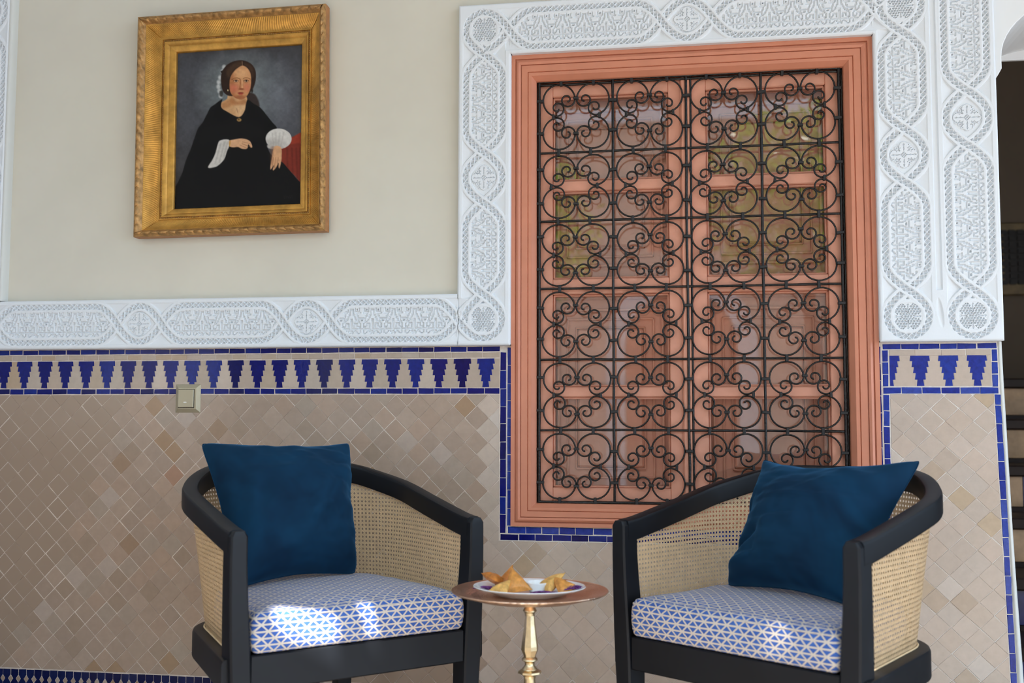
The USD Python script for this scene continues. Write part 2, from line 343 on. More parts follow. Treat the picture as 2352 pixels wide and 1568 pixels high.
def honeycomb(x, z, rad=.038):
    h = np.full(x.shape, -.0008); p = .0078
    a = x/p; b = (z/p-x/p/2*0)
    row = np.round(z/(p*.866)); xo = (x/p-.5*(row % 2)); dx = (xo-np.round(xo))*p; dz = z-row*p*.866
    hole_ = np.hypot(dx, dz) < p*.36; r = np.hypot(x, z)
    ax = np.minimum(np.abs(x), np.abs(z)); q = np.maximum(np.abs(x), np.abs(z)); d = (np.abs(x)+np.abs(z))/math.sqrt(2)
    quatre = np.hypot(d-.0195, np.abs(np.abs(x)-np.abs(z))/math.sqrt(2)) 
    inside = (r < .0125); outer = (quatre < .0125) | ((r > .027) & (np.abs(np.abs(x)-np.abs(z)) < .022))
    h = np.where(hole_ & (inside | outer), -.006, h)
    h = np.where((ax < .0012) & (q > .0165) & (q < .027), -.0045, h)
    h = np.where((np.abs(q-.031)/.004+ax/.003) < 1, -.0045, h)
    return h
# (axis, centre, crossings, start, end, motif flipped, sign)
BRAIDS = [Braid("h", 1.2357, [-2.545, -2.13, -1.716, -1.569, -1.178, -1.032, -.643], -2.3, -.5675),
          Braid("v", -.5675, [1.309, 1.578, 1.729, 2.024], 1.2357, 2.1006, flip=True, sign=-1),
          Braid("h", 2.0955, [-.494, -.0485, .0985, .541], -.5675, .613),
          Braid("v", .611, [1.303, 1.601, 1.752, 2.026], 1.229, 2.10),
          Braid("v", .7785, [1.303, 1.697, 1.851, 2.215, 2.365], 1.229, 2.44, flip=True),
          Braid("v", -2.191, [1.309, 1.63, 1.78, 2.18, 2.33], 1.2357, 2.5)]
RINGS = [(-.5675, 1.2357), (-.5675, 2.0985), (.612, 2.098), (.611, 1.229), (.7785, 1.229), (-2.191, 1.2357)]
def lattice(sl, v):
    p = .0172; a1 = np.abs(((sl/p+v/(2*WL)) % 1)-.5); a2 = np.abs(((sl/p-v/(2*WL)) % 1)-.5)
    e = .5-np.maximum(a1, a2)          # distance from the nearest diagonal ridge
    edge = (WL-np.abs(v))/WL
    return -.0006-.0080*np.clip((e-.06)*5., 0, 1)*np.clip(edge*3.5, .25, 1)
def relief(X, Z):
    """depth below the plaster's face and a region label: 0 margin, 1 border strand, 2 cartouche, 3 medallion, 4 spandrel"""
    sh = X.shape; X, Z = X.ravel(), Z.ravel(); n = len(X)
    H = np.zeros(n); lab = np.zeros(n, int); cell = np.zeros(n, int); best = np.full(n, 9.)
    prio = np.zeros(n)
    for bi, b in enumerate(BRAIDS):
        s, t = b.local(X, Z); near = (s > b.lo-.0) & (s < b.hi+.0) & (np.abs(t) < .085)
        idx = np.nonzero(near)[0]
        if not len(idx): continue
        s, t = s[idx], t[idx]; D = []
        for pts, L, tx, ty in b.strands:
            d, k = cKDTree(pts).query(np.c_[s, t]); v = (t-pts[k, 1])*tx[k]-(s-pts[k, 0])*ty[k]
            D.append((np.abs(v)+(d-np.abs(v)).clip(0)*.0, v, L[k], d))
        # the strand that falls across the band lies on top at every crossing
        kx = np.clip(np.searchsorted((b.x[1:]+b.x[:-1])/2, s), 0, len(b.x)-1)
        top = np.where((kx % 2 == 0) == (b.sign > 0), 0, 1)
        half = WL+RIM
        for order in (1, 0):          # first the strand below, then the one on top
            which = np.where(top == 0, order, 1-order)
            which = np.where(order == 0, top, 1-top)
            v = np.where(which == 0, D[0][1], D[1][1]); sl = np.where(which == 0, D[0][2], D[1][2]); dd = np.where(which == 0, D[0][3], D[1][3])
            on = dd < half; j = idx[on]
            h = np.where(np.abs(v) < WL, lattice(sl, v), -.0005*np.cos(np.clip((np.abs(v)-WL-RIM/2)/(RIM/2), -1, 1)*np.pi/2)*-1-.0003)
            H[j] = h[on]; lab[j] = 1
        off = (D[0][3] >= half) & (D[1][3] >= half)
        e = np.min(np.abs(s[:, None]-b.x[None]), 1); f = lobe(e); inside = off & (np.abs(t) < f)
        k = np.searchsorted(b.x, s); lo = np.where(k > 0, b.x[np.clip(k-1, 0, len(b.x)-1)], b.lo-.08); hi = np.where(k < len(b.x), b.x[np.clip(k, 0, len(b.x)-1)], b.hi+.08)
        length = hi-lo; mid = (lo+hi)/2
        free = lab[idx] != 1
        cart = inside & free & (length > .2); med = inside & free & (length <= .2)
        inset = np.clip((np.minimum(D[0][3], D[1][3])-half)/.0018, 0, 1)
        tt = -t if b.flip else t
        if cart.any():
            j = idx[cart]; H[j] = (motif(s-mid+.032, tt)*inset-.0003)[cart]; lab[j] = 2; cell[j] = bi*20+k[cart]
        endlobe = (mid-b.lo < .01) | (b.hi-mid < .01)
        if med.any():
            x_, z_ = (s-mid, t) if b.axis == "h" else (t, s-mid)
            j = idx[med]; H[j] = (rosette(x_, z_)*inset)[med]; lab[j] = 3; cell[j] = bi*20+k[med]
        sp = off & free & (np.abs(t) >= f) & (np.abs(t) < .0635) & (lab[idx] == 0) & (s > b.lo+.03) & (s < b.hi-.03)
        if sp.any():
            g = np.clip((.0635-np.abs(t))/.034, 0, 1); wall = np.clip((np.minimum(D[0][3], D[1][3])-half)/.002, 0, 1)
            j = idx[sp]; H[j] = (-(.0012+.0075*g)*wall)[sp]; lab[j] = 4
    for ri, (cx, cz) in enumerate(RINGS):
        dx, dz = X-cx, Z-cz; r = np.hypot(dx, dz); on = np.abs(r-TH) < WL+RIM
        # only the outer half of the ring is drawn where no braid has claimed the place
        take = on & ((lab != 1))
        v = r-TH; sl = np.arctan2(dz, dx)*TH
        h = np.where(np.abs(v) < WL, lattice(sl*(.0172*20/(2*np.pi*TH)), v), 0)
        H[take] = h[take]; lab[take] = 1
        ins = r < TH-WL-RIM
        inset = np.clip((TH-WL-RIM-r)/.0018, 0, 1)
        H[ins] = (honeycomb(dx, dz)*inset)[ins]; lab[ins] = 3; cell[ins] = 900+ri
    return H.reshape(sh), lab.reshape(sh), cell.reshape(sh)
PY = -.03
def plaster_band(name, label, x0, x1, z0, z1, step=.00135, soft=(1, 1, 1, 1), groove=None, joint=9.):
    """soft: rounded edge at left, right, bottom, top"""
    nx, nz = int((x1-x0)/step)+1, int((z1-z0)/step)+1
    X, Z = np.meshgrid(np.linspace(x0, x1, nx), np.linspace(z0, z1, nz), indexing="ij")
    H, lab, cell = relief(X, Z)
    if groove: H, lab = groove(X, Z, H, lab)
    ed = np.full(X.shape, 1.)
    for on, d in zip(soft, (X-x0, x1-X, Z-z0, z1-Z)):
        if on == 1: ed = np.minimum(ed, d)
        if on == 2: ed = np.minimum(ed, np.where(Z < joint, d, 1.))     # edge is rounded below the joint only
    H = H-.004*np.clip(1-ed/.006, 0, 1)**2
    H = H-.0004*(meshkit.noise(np.stack([X*30, Z*30, X*0], -1), 3)-.5)
    V = np.stack([X, PY-H, Z], -1)
    gx, gz = np.gradient(H, X[1, 0]-X[0, 0], Z[0, 1]-Z[0, 0])
    N = np.stack([-gx, -np.ones_like(H), -gz], -1); N = np.stack([-gx*1., -np.ones_like(gx), -gz], -1); N[..., 0] = -gx; N[..., 2] = -gz
    N /= np.linalg.norm(N, axis=-1, keepdims=True)
    top = struct(name, label, "carved plaster")
    i, j = np.meshgrid(np.arange(nx-1), np.arange(nz-1), indexing="ij"); a = i*nz+j
    q = np.stack([a, a+nz, a+nz+1, a+1], -1).reshape(-1, 4)
    L = lab[:-1, :-1].ravel(); C = cell[:-1, :-1].ravel(); vv = V.reshape(-1, 3)
    def put(pname, mask, **kw):
        qq = q[mask]
        if len(qq) < 30: return
        u, inv = np.unique(qq, return_inverse=True); qq = inv.reshape(qq.shape)
        f = np.vstack([qq[:, [0, 1, 2]], qq[:, [0, 2, 3]]])
        part(top, pname, tm(vv[u], f), PLASTER, smooth=40, **kw)
    put("plain_margin", (L == 0) | (L == 4)); put("braided_border", L == 1)
    for code, pname in ((2, "cartouche"), (3, "medallion")):
        for c in np.unique(C[L == code]): put(pname, (L == code) & (C == c))
    # sides of the slab
    e = .004
    part(top, "slab", cat([bx(x0, x0+.002, PY+e, .012, z0, z1), bx(x1-.002, x1, PY+e, .012, z0, z1), bx(x0, x1, PY+e, .012, z0, z0+.002), bx(x0, x1, PY+e, .012, z1-.002, z1)]), PLASTER)
    return top
plaster_band("trim_2", "long horizontal carved white plaster band under the portrait and above the tiles", -2.30, -.6445, 1.1605, 1.312, soft=(0, 0, 1, 1))
plaster_band("trim_3", "upright carved white plaster band between portrait wall and left side of the window", -.6445, -.488, 1.1605, 2.176, soft=(1, 2, 1, 1), joint=2.022)
plaster_band("trim_4", "horizontal carved white plaster band across the top of the salmon window", -.488, .537, 2.022, 2.176, soft=(0, 0, 1, 1))
def rgroove(X, Z, H, lab):
    g = (np.abs(X-.6945) < .0085) & (Z > 1.30); d = np.abs(X-.6945)/.0085
    H = np.where(g & (lab != 1), -.005*np.clip((1-d)*2.5, 0, 1), H)
    # slim leaf scoop between the two bottom medallions
    u = (X-.6955)+.35*(Z-1.235)*.35; q = (u/.0075)**2+((Z-1.238)/.042)**2
    H = np.where((q < 1) & (lab != 1), -.006*(1-q), H); return H, lab
plaster_band("trim_5", "broad pair of upright carved white plaster bands between window and dark stair", .537, .857, 1.1605, 2.44, soft=(2, 1, 1, 0), groove=rgroove, joint=2.022)
plaster_band("trim_6", "upright carved white plaster band at the left edge, beside the portrait wall", -2.30, -2.121, 1.312, 2.50, soft=(0, 1, 0, 0))
# rounded smooth fillet running down the left band
V = np.stack([np.stack([-2.121+np.array([0, .006, .011, .013, .0135]), np.array([PY+.003, PY+.001, PY+.006, PY+.016, .002]), np.full(5, z)], -1) for z in (1.314, 2.5)])
part(stage.GetPrimAtPath("/World/trim_6"), "rounded_fillet", grid(V), EDGE, smooth=True)

# ------------------------------------------------------------------ zellige dado
def pick(mats, w=None): return rnd.choices(mats, w)[0] if w else rnd.choice(mats)
def wob(poly, a=.0006):
    c = np.array(poly.exterior.coords)[:-1]; c = c+rng.uniform(-a, a, c.shape); return Polygon(c)
def tilt(m, amt=.010):
    """tip a tile's face by a fraction of a degree, as hand-laid tiles are"""
    v = m.vertices; c = v.mean(0); ax, az = rng.normal(0, amt, 2); v[:, 1] += (v[:, 0]-c[0])*ax+(v[:, 2]-c[2])*az; m.vertices = v; return m
def brick(parent, x0, x1, z0, z1, mats, name="border_tile", y0=0.0):
    p = Polygon([(x0, z0), (x1, z0), (x1, z1), (x0, z1)])
    part(parent, name, tilt(xprism(wob(p, .0007), y0+rng.uniform(-.0008, .0), .012, .0010), .006), pick(mats))
def row(parent, x0, x1, z0, z1, n, mats, gap=.0018, name="border_tile", vertical=False):
    e = np.linspace(0, 1, n+1); e[1:-1] += rng.uniform(-.06, .06, n-1)/n
    a, b = (z0, z1) if vertical else (x0, x1); e = a+(b-a)*e
    for i in range(n):
        if vertical: brick(parent, x0, x1, e[i]+gap/2, e[i+1]-gap/2, mats, name)
        else: brick(parent, e[i]+gap/2, e[i+1]-gap/2, z0, z1, mats, name)
def project(x, y, z):
    d = np.array([x, y, z])-CAM; c = d@fwd; return 1176+FPX*(d@rt)/c, 784-FPX*(d@up)/c, c
def in_view(x, z):
    u, v, c = project(x, 0, z)
    if not (-10 < u < 2362 and -10 < v < 1578): return False
    if v > 1130 and (500 < u < 1060 or 1500 < u < 2090): return False      # behind the armchairs
    return True
BEIGE_SHADED = [mat(f"shaded_brown_zellige_{chr(97+i)}", tuple(.93*x for x in c), .22, noise=.06, nscale=45, bump=.16, bscale=55, bdist=.0016) for i, c in enumerate(  # browner left tiles, with part of the wall's shade mixed into the tones
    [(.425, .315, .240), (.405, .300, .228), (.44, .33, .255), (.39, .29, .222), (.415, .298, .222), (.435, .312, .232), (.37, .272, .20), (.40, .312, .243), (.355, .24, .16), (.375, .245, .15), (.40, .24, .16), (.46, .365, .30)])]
def diamonds(parent, region, ox, oz, dx, dz, pal, sel=None):
    """dz, dx: full diagonals of the diamond lattice"""
    x0, z0, x1, z1 = region.bounds; tiles = []
    for i in range(int((x0-ox)/dx)-2, int((x1-ox)/dx)+3):
        for j in range(int((z0-oz)/(dz/2))-3, int((z1-oz)/(dz/2))+4):
            cx = ox+(i+.5*(j % 2))*dx+dx/2*0; cz = oz+j*dz/2; g = rng.choice([.0004, .0007, .0011, .0017], p=[.35, .35, .2, .1])
            if sel and not sel(cx): continue
            rx, rz = dx/2-g*1.15, dz/2-g*1.1
            p = Polygon([(cx, cz-rz), (cx+rx, cz), (cx, cz+rz), (cx-rx, cz)])
            c = np.array(p.exterior.coords)[:-1]+rng.uniform(-.0008, .0008, (4, 2)); p = Polygon(c)
            q = p.intersection(region)
            if q.is_empty or q.geom_type != "Polygon" or q.area < 4e-5: continue
            q = shapely.geometry.polygon.orient(q.simplify(.0004), 1.0)
            tiles.append((cx, cz, q))
    seen = [t for t in tiles if in_view(t[0], t[1])]; seen.sort(key=lambda t: project(t[0], 0, t[1])[2])
    keep = set(id(t) for t in seen[:300]); rest = {}
    for t in tiles:
        m = tilt(xprism(t[2], rng.uniform(-.0006, .0001), .012, .0006), .005); k = rnd.choices(range(len(BEIGE)), BEIGE_W)[0]
        if id(t) in keep: part(parent, "tile", m, pal[k])
        else: rest.setdefault(k % 6, []).append(m)
    if rest:
        # tiles beyond the limit: one joined part, toned by a noise over the wall
        part(parent, "more_tiles", cat([m for k in rest for m in rest[k]]), BEIGE_MIX if pal is BEIGE else BROWN_SHADED_MIX, kind="stuff")
def mixed(name, pal):
    return usdkit.material(stage, "/World/Looks/"+name, {"g": ("geometry", {}), "r": ("rgb_ramp", {"ramp": [(0., pal[6]), (.3, pal[1]), (.6, pal[0]), (.85, pal[4]), (.93, pal[8]), (1., pal[11])]}),
        "bn": ("noise_texture", dict(scale=55., detail=3.)), "b": ("bump", dict(strength=.16, distance=.0016)), "p": ("principled_bsdf", dict(roughness=.22))},
        [("g.random_per_island", "r.fac"), ("r.color", "p.base_color"), ("g.position", "bn.vector"), ("bn.fac", "b.height"), ("b.normal", "p.normal")], surface="p.BSDF")
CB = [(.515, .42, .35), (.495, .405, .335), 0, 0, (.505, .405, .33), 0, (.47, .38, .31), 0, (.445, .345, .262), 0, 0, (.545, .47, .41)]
CL = [tuple(.93*x for x in c) for c in [(.425, .315, .240), (.405, .300, .228), (.44, .33, .255), (.39, .29, .222), (.415, .298, .222), (.435, .312, .232), (.37, .272, .20), (.40, .312, .243), (.355, .24, .16), (.375, .245, .15), (.40, .24, .16), (.46, .365, .30)]]  # same brown tones, shade included, for the joined left tiles
BEIGE_MIX, BROWN_SHADED_MIX = mixed("sand_zellige_mixed", CB), mixed("shaded_brown_zellige_mixed", CL)
dl = struct("trim_7", "sand coloured diamond tile dado with cobalt border on the wall left of the window", "tiled dado")
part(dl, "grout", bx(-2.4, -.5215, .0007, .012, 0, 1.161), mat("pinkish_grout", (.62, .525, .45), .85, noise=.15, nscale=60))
LREG = shapely.union_all([sbox(-2.32, .1795, -.5245, 1.0185), sbox(-.5245, .1795, .5662, .5975)])
diamonds(dl, LREG, -1.8783, .9844, .0696, .07006, BEIGE_SHADED, lambda x: x < -.56)
row(dl, -2.3+.006, -.522, 1.1447, 1.1585, 36, BLUE)
row(dl, -2.3+.02, -.5225, 1.1268, 1.1412, 36, SAND, gap=.0009, name="sand_tile")
row(dl, -2.3+.012, -.5225, 1.0212, 1.0368, 36, BLUE)
TIERS = [(1.1232, .0246, 1.1085, .0262), (1.1085, .0200, 1.0918, .0226), (1.0918, .0162, 1.0755, .0190), (1.0755, .0120, 1.0575, .0142), (1.0575, .0076, 1.0402, .0100)]
def merlon_half(sx, xc, grow=0.):
    o = []
    for z1, a, z0, b in TIERS: o += [(xc+sx*(a+grow), z1), (xc+sx*(b+grow), z0)]
    return o
def merlons(parent, xs, x_lo, x_hi, mats, sand):
    for k, xc in enumerate(xs):
        Rr = merlon_half(1, xc); Ll = merlon_half(-1, xc)
        p = Polygon(Rr+Ll[::-1]).intersection(sbox(x_lo, 1, x_hi, 2))
        if not p.is_empty: part(parent, "merlon_tile", tilt(xprism(wob(p, .0005), rng.uniform(-.0009, -.0002), .012, 0), .006), pick(mats))
    edges = [None]+list(xs)+[None]
    for a, b in zip(edges[:-1], edges[1:]):
        lft = merlon_half(1, a, .0016) if a is not None else [(x_lo, 1.1232), (x_lo, 1.0402)]
        rgt = merlon_half(-1, b, .0016) if b is not None else [(x_hi, 1.1232), (x_hi, 1.0402)]
        p = Polygon(lft+rgt[::-1]).buffer(0).intersection(sbox(x_lo, 1, x_hi, 2))
        for g in getattr(p, "geoms", [p]):
            if g.area > 1e-4: part(parent, "infill_tile", tilt(xprism(g.simplify(.0002), rng.uniform(-.0007, -.0001), .012, 0), .005), pick(sand))
xs = [-2.2545, -2.1833]+list(np.linspace(-2.1121, -.5640, 23))
merlons(dl, xs, -2.3, -.5235, BLUE, SAND+BEIGE[:2])
# navy frieze at the foot of the dado: tongue tiles with small sand diamonds between
for k in range(70):
    xc = -2.30+.0262*k; zt = .1755+rng.uniform(-.0008, .0008); w = .0123
    p = Polygon([(xc-w, zt), (xc+w, zt), (xc+w, .1585), (xc+.0046, .1470), (xc+w, .1355), (xc+w, .120), (xc-w, .120), (xc-w, .1355), (xc-.0046, .1470), (xc-w, .1585)])
    part(dl, "tongue_tile", tilt(xprism(wob(p, .0005), rng.uniform(-.0005, .0005), .012, 0), .01), pick(NAVY))
    d = .0076; xd = xc+.0131
    part(dl, "lozenge_tile", xprism(Polygon([(xd, .1470-d*1.3), (xd+d, .1470), (xd, .1470+d*1.3), (xd-d, .1470)]), -.0004, .012, .0008), pick(BEIGE_SHADED))
du = struct("trim_8", "sand coloured diamond tile dado under the window, behind the brass table", "tiled dado")
part(du, "grout", bx(-.5215, .566, .0007, .012, 0, .66), GROUT)
diamonds(du, LREG, -1.8783, .9844, .0696, .07006, BEIGE, lambda x: x >= -.56)
part(du, "frieze_strip", bx(-.52, .86, .0, .012, .10, .177), NAVY[0])
dr = struct("trim_9", "narrow sand coloured diamond tile dado with royal blue border, right of the window", "tiled dado")
part(dr, "grout", xprism(Polygon([(.5445, 0), (.8755, 0), (.8465, 1.161), (.5445, 1.161)]), .0007, .012, 0), GROUT)
xr = lambda z: .8315+(1.14-z)*.0240
diamonds(dr, Polygon([(.5655, .1795), (xr(.1795)-.001, .1795), (xr(1.018)-.001, 1.018), (.5655, 1.018)]), .7062, .9787, .0733, .0689, BEIGE)
row(dr, .5470, .8450, 1.1415, 1.1560, 6, BLUE_R, gap=.002)
row(dr, .5650, .8295, 1.1230, 1.1395, 4, BEIGE[:4], gap=.0009, name="sand_tile")
row(dr, .5470, .8460, 1.0195, 1.0362, 6, BLUE_R, gap=.002)
merlons(dr, [.5655, .6452, .7190, .7925], .5655, .8290, BLUE_R[:3], BEIGE[:4])
zz = list(np.arange(.18, 1.012, .0505)); 
for i in range(len(zz)):
    a, b = zz[i], min(zz[i]+.0505, 1.0178)
    p = Polygon([(xr(a)+.001, a+.001), (xr(a)+.0158, a+.001), (xr(b)+.0158, b-.001), (xr(b)+.001, b-.001)])
    part(dr, "border_tile", tilt(xprism(wob(p, .0006), rng.uniform(-.0008, 0), .012, .0010), .006), pick(BLUE_R))
for a, b in ((1.0378, 1.071), (1.073, 1.105), (1.107, 1.1395)): brick(dr, .8308, .8455, a, b, BLUE_R)
# double cobalt course round the window
wbd = struct("added_beam_10", "double course of cobalt blue tiles round the sides and foot of the window", "tile border")
part(wbd, "grout", cat([bx(-.5225, -.474, .0012, .012, .6, 1.161), bx(-.5225, .5645, .0012, .012, .5985, .6395), bx(.517, .566, .0012, .012, .6, 1.161)]), GROUT)
row(wbd, -.5208, -.5040, .6190, 1.1420, 10, BLUE, vertical=True)
row(wbd, -.4998, -.4790, .6400, 1.1560, 10, BLUE_R[:3], vertical=True)
row(wbd, .5215, .5420, .6400, 1.1500, 11, BLUE, vertical=True)
row(wbd, .5468, .5622, .6190, 1.0170, 9, BLUE_R[:3], vertical=True)
row(wbd, .5468, .5615, 1.0385, 1.1395, 3, BLUE_R[:3], vertical=True)
row(wbd, -.5208, .5622, .6003, .6168, 21, BLUE)
row(wbd, -.4980, .5420, .6195, .6385, 21, BLUE_R[:3])

# ------------------------------------------------------------------ window: salmon frame, sashes, glass, shutters
win = struct("window_1", "salmon painted window with moulded frame and glazed sashes behind the iron grille", "window")
OX0, OX1, OZ0, OZ1 = -.4885, .5372, .641, 2.0225
IX0, IX1, IZ0, IZ1 = -.4165, .4598, .7060, 1.9450
FP = np.array([[0, .012], [0, -.010], [.012, -.010], [.16, -.010], [.17, -.004], [.20, -.004], [.215, -.009], [.30, -.0125], [.385, -.009], [.39, -.003], [.41, -.003], [.42, -.007], [.66, -.007], [.675, -.003], [.70, -.006], [.82, -.006], [.86, -.002], [.97, .008], [1, .012], [1, .10]])
def frame_side(side):
    P = []
    for u, y in FP:
        x0, x1 = OX0+u*(IX0-OX0), OX1+u*(IX1-OX1); z0, z1 = OZ0+u*(IZ0-OZ0), OZ1+u*(IZ1-OZ1)
        c = {"b": ((x0, z0), (x1, z0)), "t": ((x0, z1), (x1, z1)), "l": ((x0, z0), (x0, z1)), "r": ((x1, z0), (x1, z1))}[side]
        n = 40
        P.append([(c[0][0]+(c[1][0]-c[0][0])*k/n, y+.0009*(meshkit.noise(np.array([k*.35, u*9, ord(side)*1.7]))-.5), c[0][1]+(c[1][1]-c[0][1])*k/n) for k in range(n+1)])
    m = grid(np.array(P)); m.fix_normals()
    if m.face_normals[:, 1].mean() > 0: m.invert()
    return m
for sd in "tblr": part(win, "frame_rail", frame_side(sd), SALMON, smooth=35)
part(wb, "corner_fill", cat([bx(-.496, -.4885, -.024, .012, 2.0215, 2.032), bx(.5375, .545, -.024, .012, 2.0215, 2.032)]), PLASTER)
GY = .056
def sash(x0, x1, px0, px1, tops):
    """one casement: stiles, rails, glazing bars, panes"""
    t0, t1 = GY-.022, GY+.016
    sp = part(win, "sash_stile", rbx(x0, px0, t0, t1, .66, 1.96, .002), SALMON2); part(win, "sash_stile", rbx(px1, x1, t0, t1, .66, 1.96, .002), SALMON2)
    zb = tops
    rails = [(1.9045, 1.96), (1.619, 1.651), (1.3125, 1.358), (1.0115, 1.0415), (.66, .750)]
    for k, (a, b) in enumerate(rails):
        part(win, "sash_rail" if k in (0, 2, 4) else "glazing_bar", rbx(px0-.001, px1+.001, t0+(.004 if k in (1, 3) else .001), t1-.001, a, b, .003), SALMON2)
    op = [(1.651, 1.9045), (1.358, 1.619), (1.0415, 1.3125), (.750, 1.0115)]
    for a, b in op:
        part(win, "pane", bx(px0-.003, px1+.003, GY, GY+.004, a-.003, b+.003), GLASS)
        ms = []
        for (xa, xb, za, zb_) in ((px0, px1, a, a+.006), (px0, px1, b-.006, b), (px0, px0+.006, a, b), (px1-.006, px1, a, b)):
            ms.append(rbx(xa, xb, GY-.012, GY-.0005, za, zb_, .0025))
        part(win, "glazing_bead", cat(ms), SALMON2)
sash(-.43, .0165, -.3715, -.0320, None); sash(.0235, .472, .0760, .4130, None)
part(win, "astragal", rbx(.004, .036, GY-.032, GY-.020, .68, 1.95, .004), SALMON2)
# shutters behind the glass, with raised and fielded panels
def shutter(x0, x1):
    y = .086; part(win, "shutter", bx(x0, x1, y, y+.022, .66, 1.96), SALMON2)
    sh = stage.GetPrimAtPath("/World/window_1/"+("shutter" if x0 < -.1 else "shutter_001"))
    w = .055; m_ = (x0+x1)/2
    for a, b in ((.66, .72), (1.30, 1.37), (1.90, 1.96)): part(sh, "shutter_rail", rbx(x0, x1, y-.012, y+.002, a, b, .003), SALMON2)
    for a, b in ((x0, x0+w), (x1-w, x1)): part(sh, "shutter_stile", rbx(a, b, y-.012, y+.002, .66, 1.96, .003), SALMON2)
    for a, b in ((.735, 1.285), (1.385, 1.885)):
        for ins, yy, t in ((.012, -.016, .008), (.040, -.010, .006), (.066, -.013, .005)):
            xa, xb, za, zb = x0+w+ins, x1-w-ins, a+ins, b-ins
            ms = [rbx(xa, xb, y+yy, y+.001, za, za+t, .002), rbx(xa, xb, y+yy, y+.001, zb-t, zb, .002), rbx(xa, xa+t, y+yy, y+.001, za, zb, .002), rbx(xb-t, xb, y+yy, y+.001, za, zb, .002)]
            part(sh, "panel_moulding", cat(ms), SALMON2)
        part(sh, "raised_panel", rbx(x0+w+.072, x1-w-.072, y-.012, y+.001, a+.072, b-.072, .006), SALMON2)
shutter(-.43, .018); shutter(.022, .472)
part(win, "reveal", cat([bx(-.449, -.43, .012, .13, .66, 1.99), bx(.472, .489, .012, .13, .66, 1.99), bx(-.449, .489, .012, .13, 1.96, 1.99), bx(-.449, .489, .012, .13, .66, .68), bx(-.45, .49, .121, .14, .66, 1.99)]), SALMON2)

# ------------------------------------------------------------------ wrought iron grille
gr = thing("window_grille", "black wrought iron grille of curled scrolls in front of the salmon window", "window grille", (0, 0, 0))
GX = [-.410, -.192, .0205, .233, .449]; GZ = [1.946, 1.7315, 1.527, 1.3275, 1.1197, .9147, .709]; YG = .020
def scroll():
    """C-scroll: open circle whose two ends curl into tight spirals; local frame for the upper left place, middle of the arc at 130 degrees"""
    def halfcurve(sgn):
        th = math.radians(130); p = np.array([math.cos(th), math.sin(th)])*.0467; head = th+sgn*math.pi/2; pts = [p.copy()]; turned = 0; dth = math.radians(11)
        arc_, total = math.radians(113.5), math.radians(113.5+490)
        while turned < total:
            r = .0467 if turned < arc_ else .0235-.0200*((turned-arc_)/(total-arc_))
            head += sgn*dth/2; p = p+np.array([math.cos(head), math.sin(head)])*r*dth; head += sgn*dth/2; turned += dth; pts.append(p.copy())
        return np.array(pts)
    a, b = halfcurve(1), halfcurve(-1); return np.vstack([b[::-1], a[1:]])
SC = scroll()
for i in range(4):
    for j in range(6):
        cx, cz = (GX[i]+GX[i+1])/2, (GZ[j]+GZ[j+1])/2; hx, hz = (GX[i+1]-GX[i])/2, (GZ[j]-GZ[j+1])/2
        jx, jz = rng.normal(0, .0012, 2)
        for sx in (-1, 1):
            for sz in (-1, 1):
                p = SC*np.array([-sx*(hx-.0065)/.1005*1.0, sz*(hz-.0055)/.0985]); 
                ang = rng.normal(0, .035); ca, sa = math.cos(ang), math.sin(ang); p = p@np.array([[ca, sa], [-sa, ca]])
                ox, oz = cx+sx*(hx-.0065)*.487+jx, cz+sz*(hz-.0055)*.487+jz
                pts = np.c_[ox+p[:, 0], np.full(len(p), YG)+rng.normal(0, .001)+np.linspace(-.001, .001, len(p)), oz+p[:, 1]]
                r = np.full(len(p), .0027); r[:4] = [.0022, .0026, .0029, .003]; r[-4:] = r[:4][::-1]
                part(gr, "scroll", tube(pts, r, 5), IRON, smooth=True)
        def col(x, z, w, h, rot=0):
            m = rbx(-w/2, w/2, -.0065, .0065, -h/2, h/2, .0012); m.apply_transform(trimesh.transformations.rotation_matrix(rng.normal(rot, .06), [0, 1, 0])); m.apply_translation([x, YG, z]); part(gr, "collar", m, IRON2)
        dx, dz = rng.normal(0, .003, 2)
        col(cx+jx, cz+.047+.006+dz, .0155, .0075); col(cx+jx, cz-.047-.006+dz, .0155, .0075); col(cx-.068+dx, cz+jz, .0075, .0155); col(cx+.068+dx, cz+jz, .0075, .0155)
        # collars that tie the scrolls to the bars (left and top of every cell, right and bottom at the ends)
        for s2 in (-1, 1):
            col(GX[i]+(.004 if i == 0 else 0), cz+s2*(.047+rng.normal(0, .003)), .0215, .0085)
            col(cx+s2*(.047+rng.normal(0, .003)), GZ[j]-(.004 if j == 0 else 0), .0085, .0215)
            if i == 3: col(GX[4]-.004, cz+s2*(.047+rng.normal(0, .003)), .0215, .0085)
            if j == 5: col(cx+s2*(.047+rng.normal(0, .003)), GZ[6]+.004, .0085, .0205)
def bar(p0, p1, r=.0040):
    n = 26; t = np.linspace(0, 1, n)[:, None]; p = np.array(p0)*(1-t)+np.array(p1)*t; d = np.array(p1)-np.array(p0)
    w = np.cumsum(rng.normal(0, .00035, n)); w -= np.linspace(w[0], w[-1], n)
    p[:, 0 if abs(d[2]) > abs(d[0]) else 2] += w
    part(gr, "bar", tube(p, r*(1+rng.normal(0, .05, n)), 7), IRON, smooth=True)
for x in GX[1:4]: bar((x, YG+.001, GZ[0]), (x, YG+.001, GZ[-1]))
bar((GX[2]+.0125, YG+.004, GZ[0]), (GX[2]+.0125, YG+.004, GZ[-1]), .0033)
for x, d in ((GX[0], -1), (GX[4], 1)):
    bar((x, YG, GZ[0]+.004), (x, YG, GZ[-1]-.004), .0046); bar((x+d*.0075, YG+.004, GZ[0]), (x+d*.0075, YG+.004, GZ[-1]), .004)
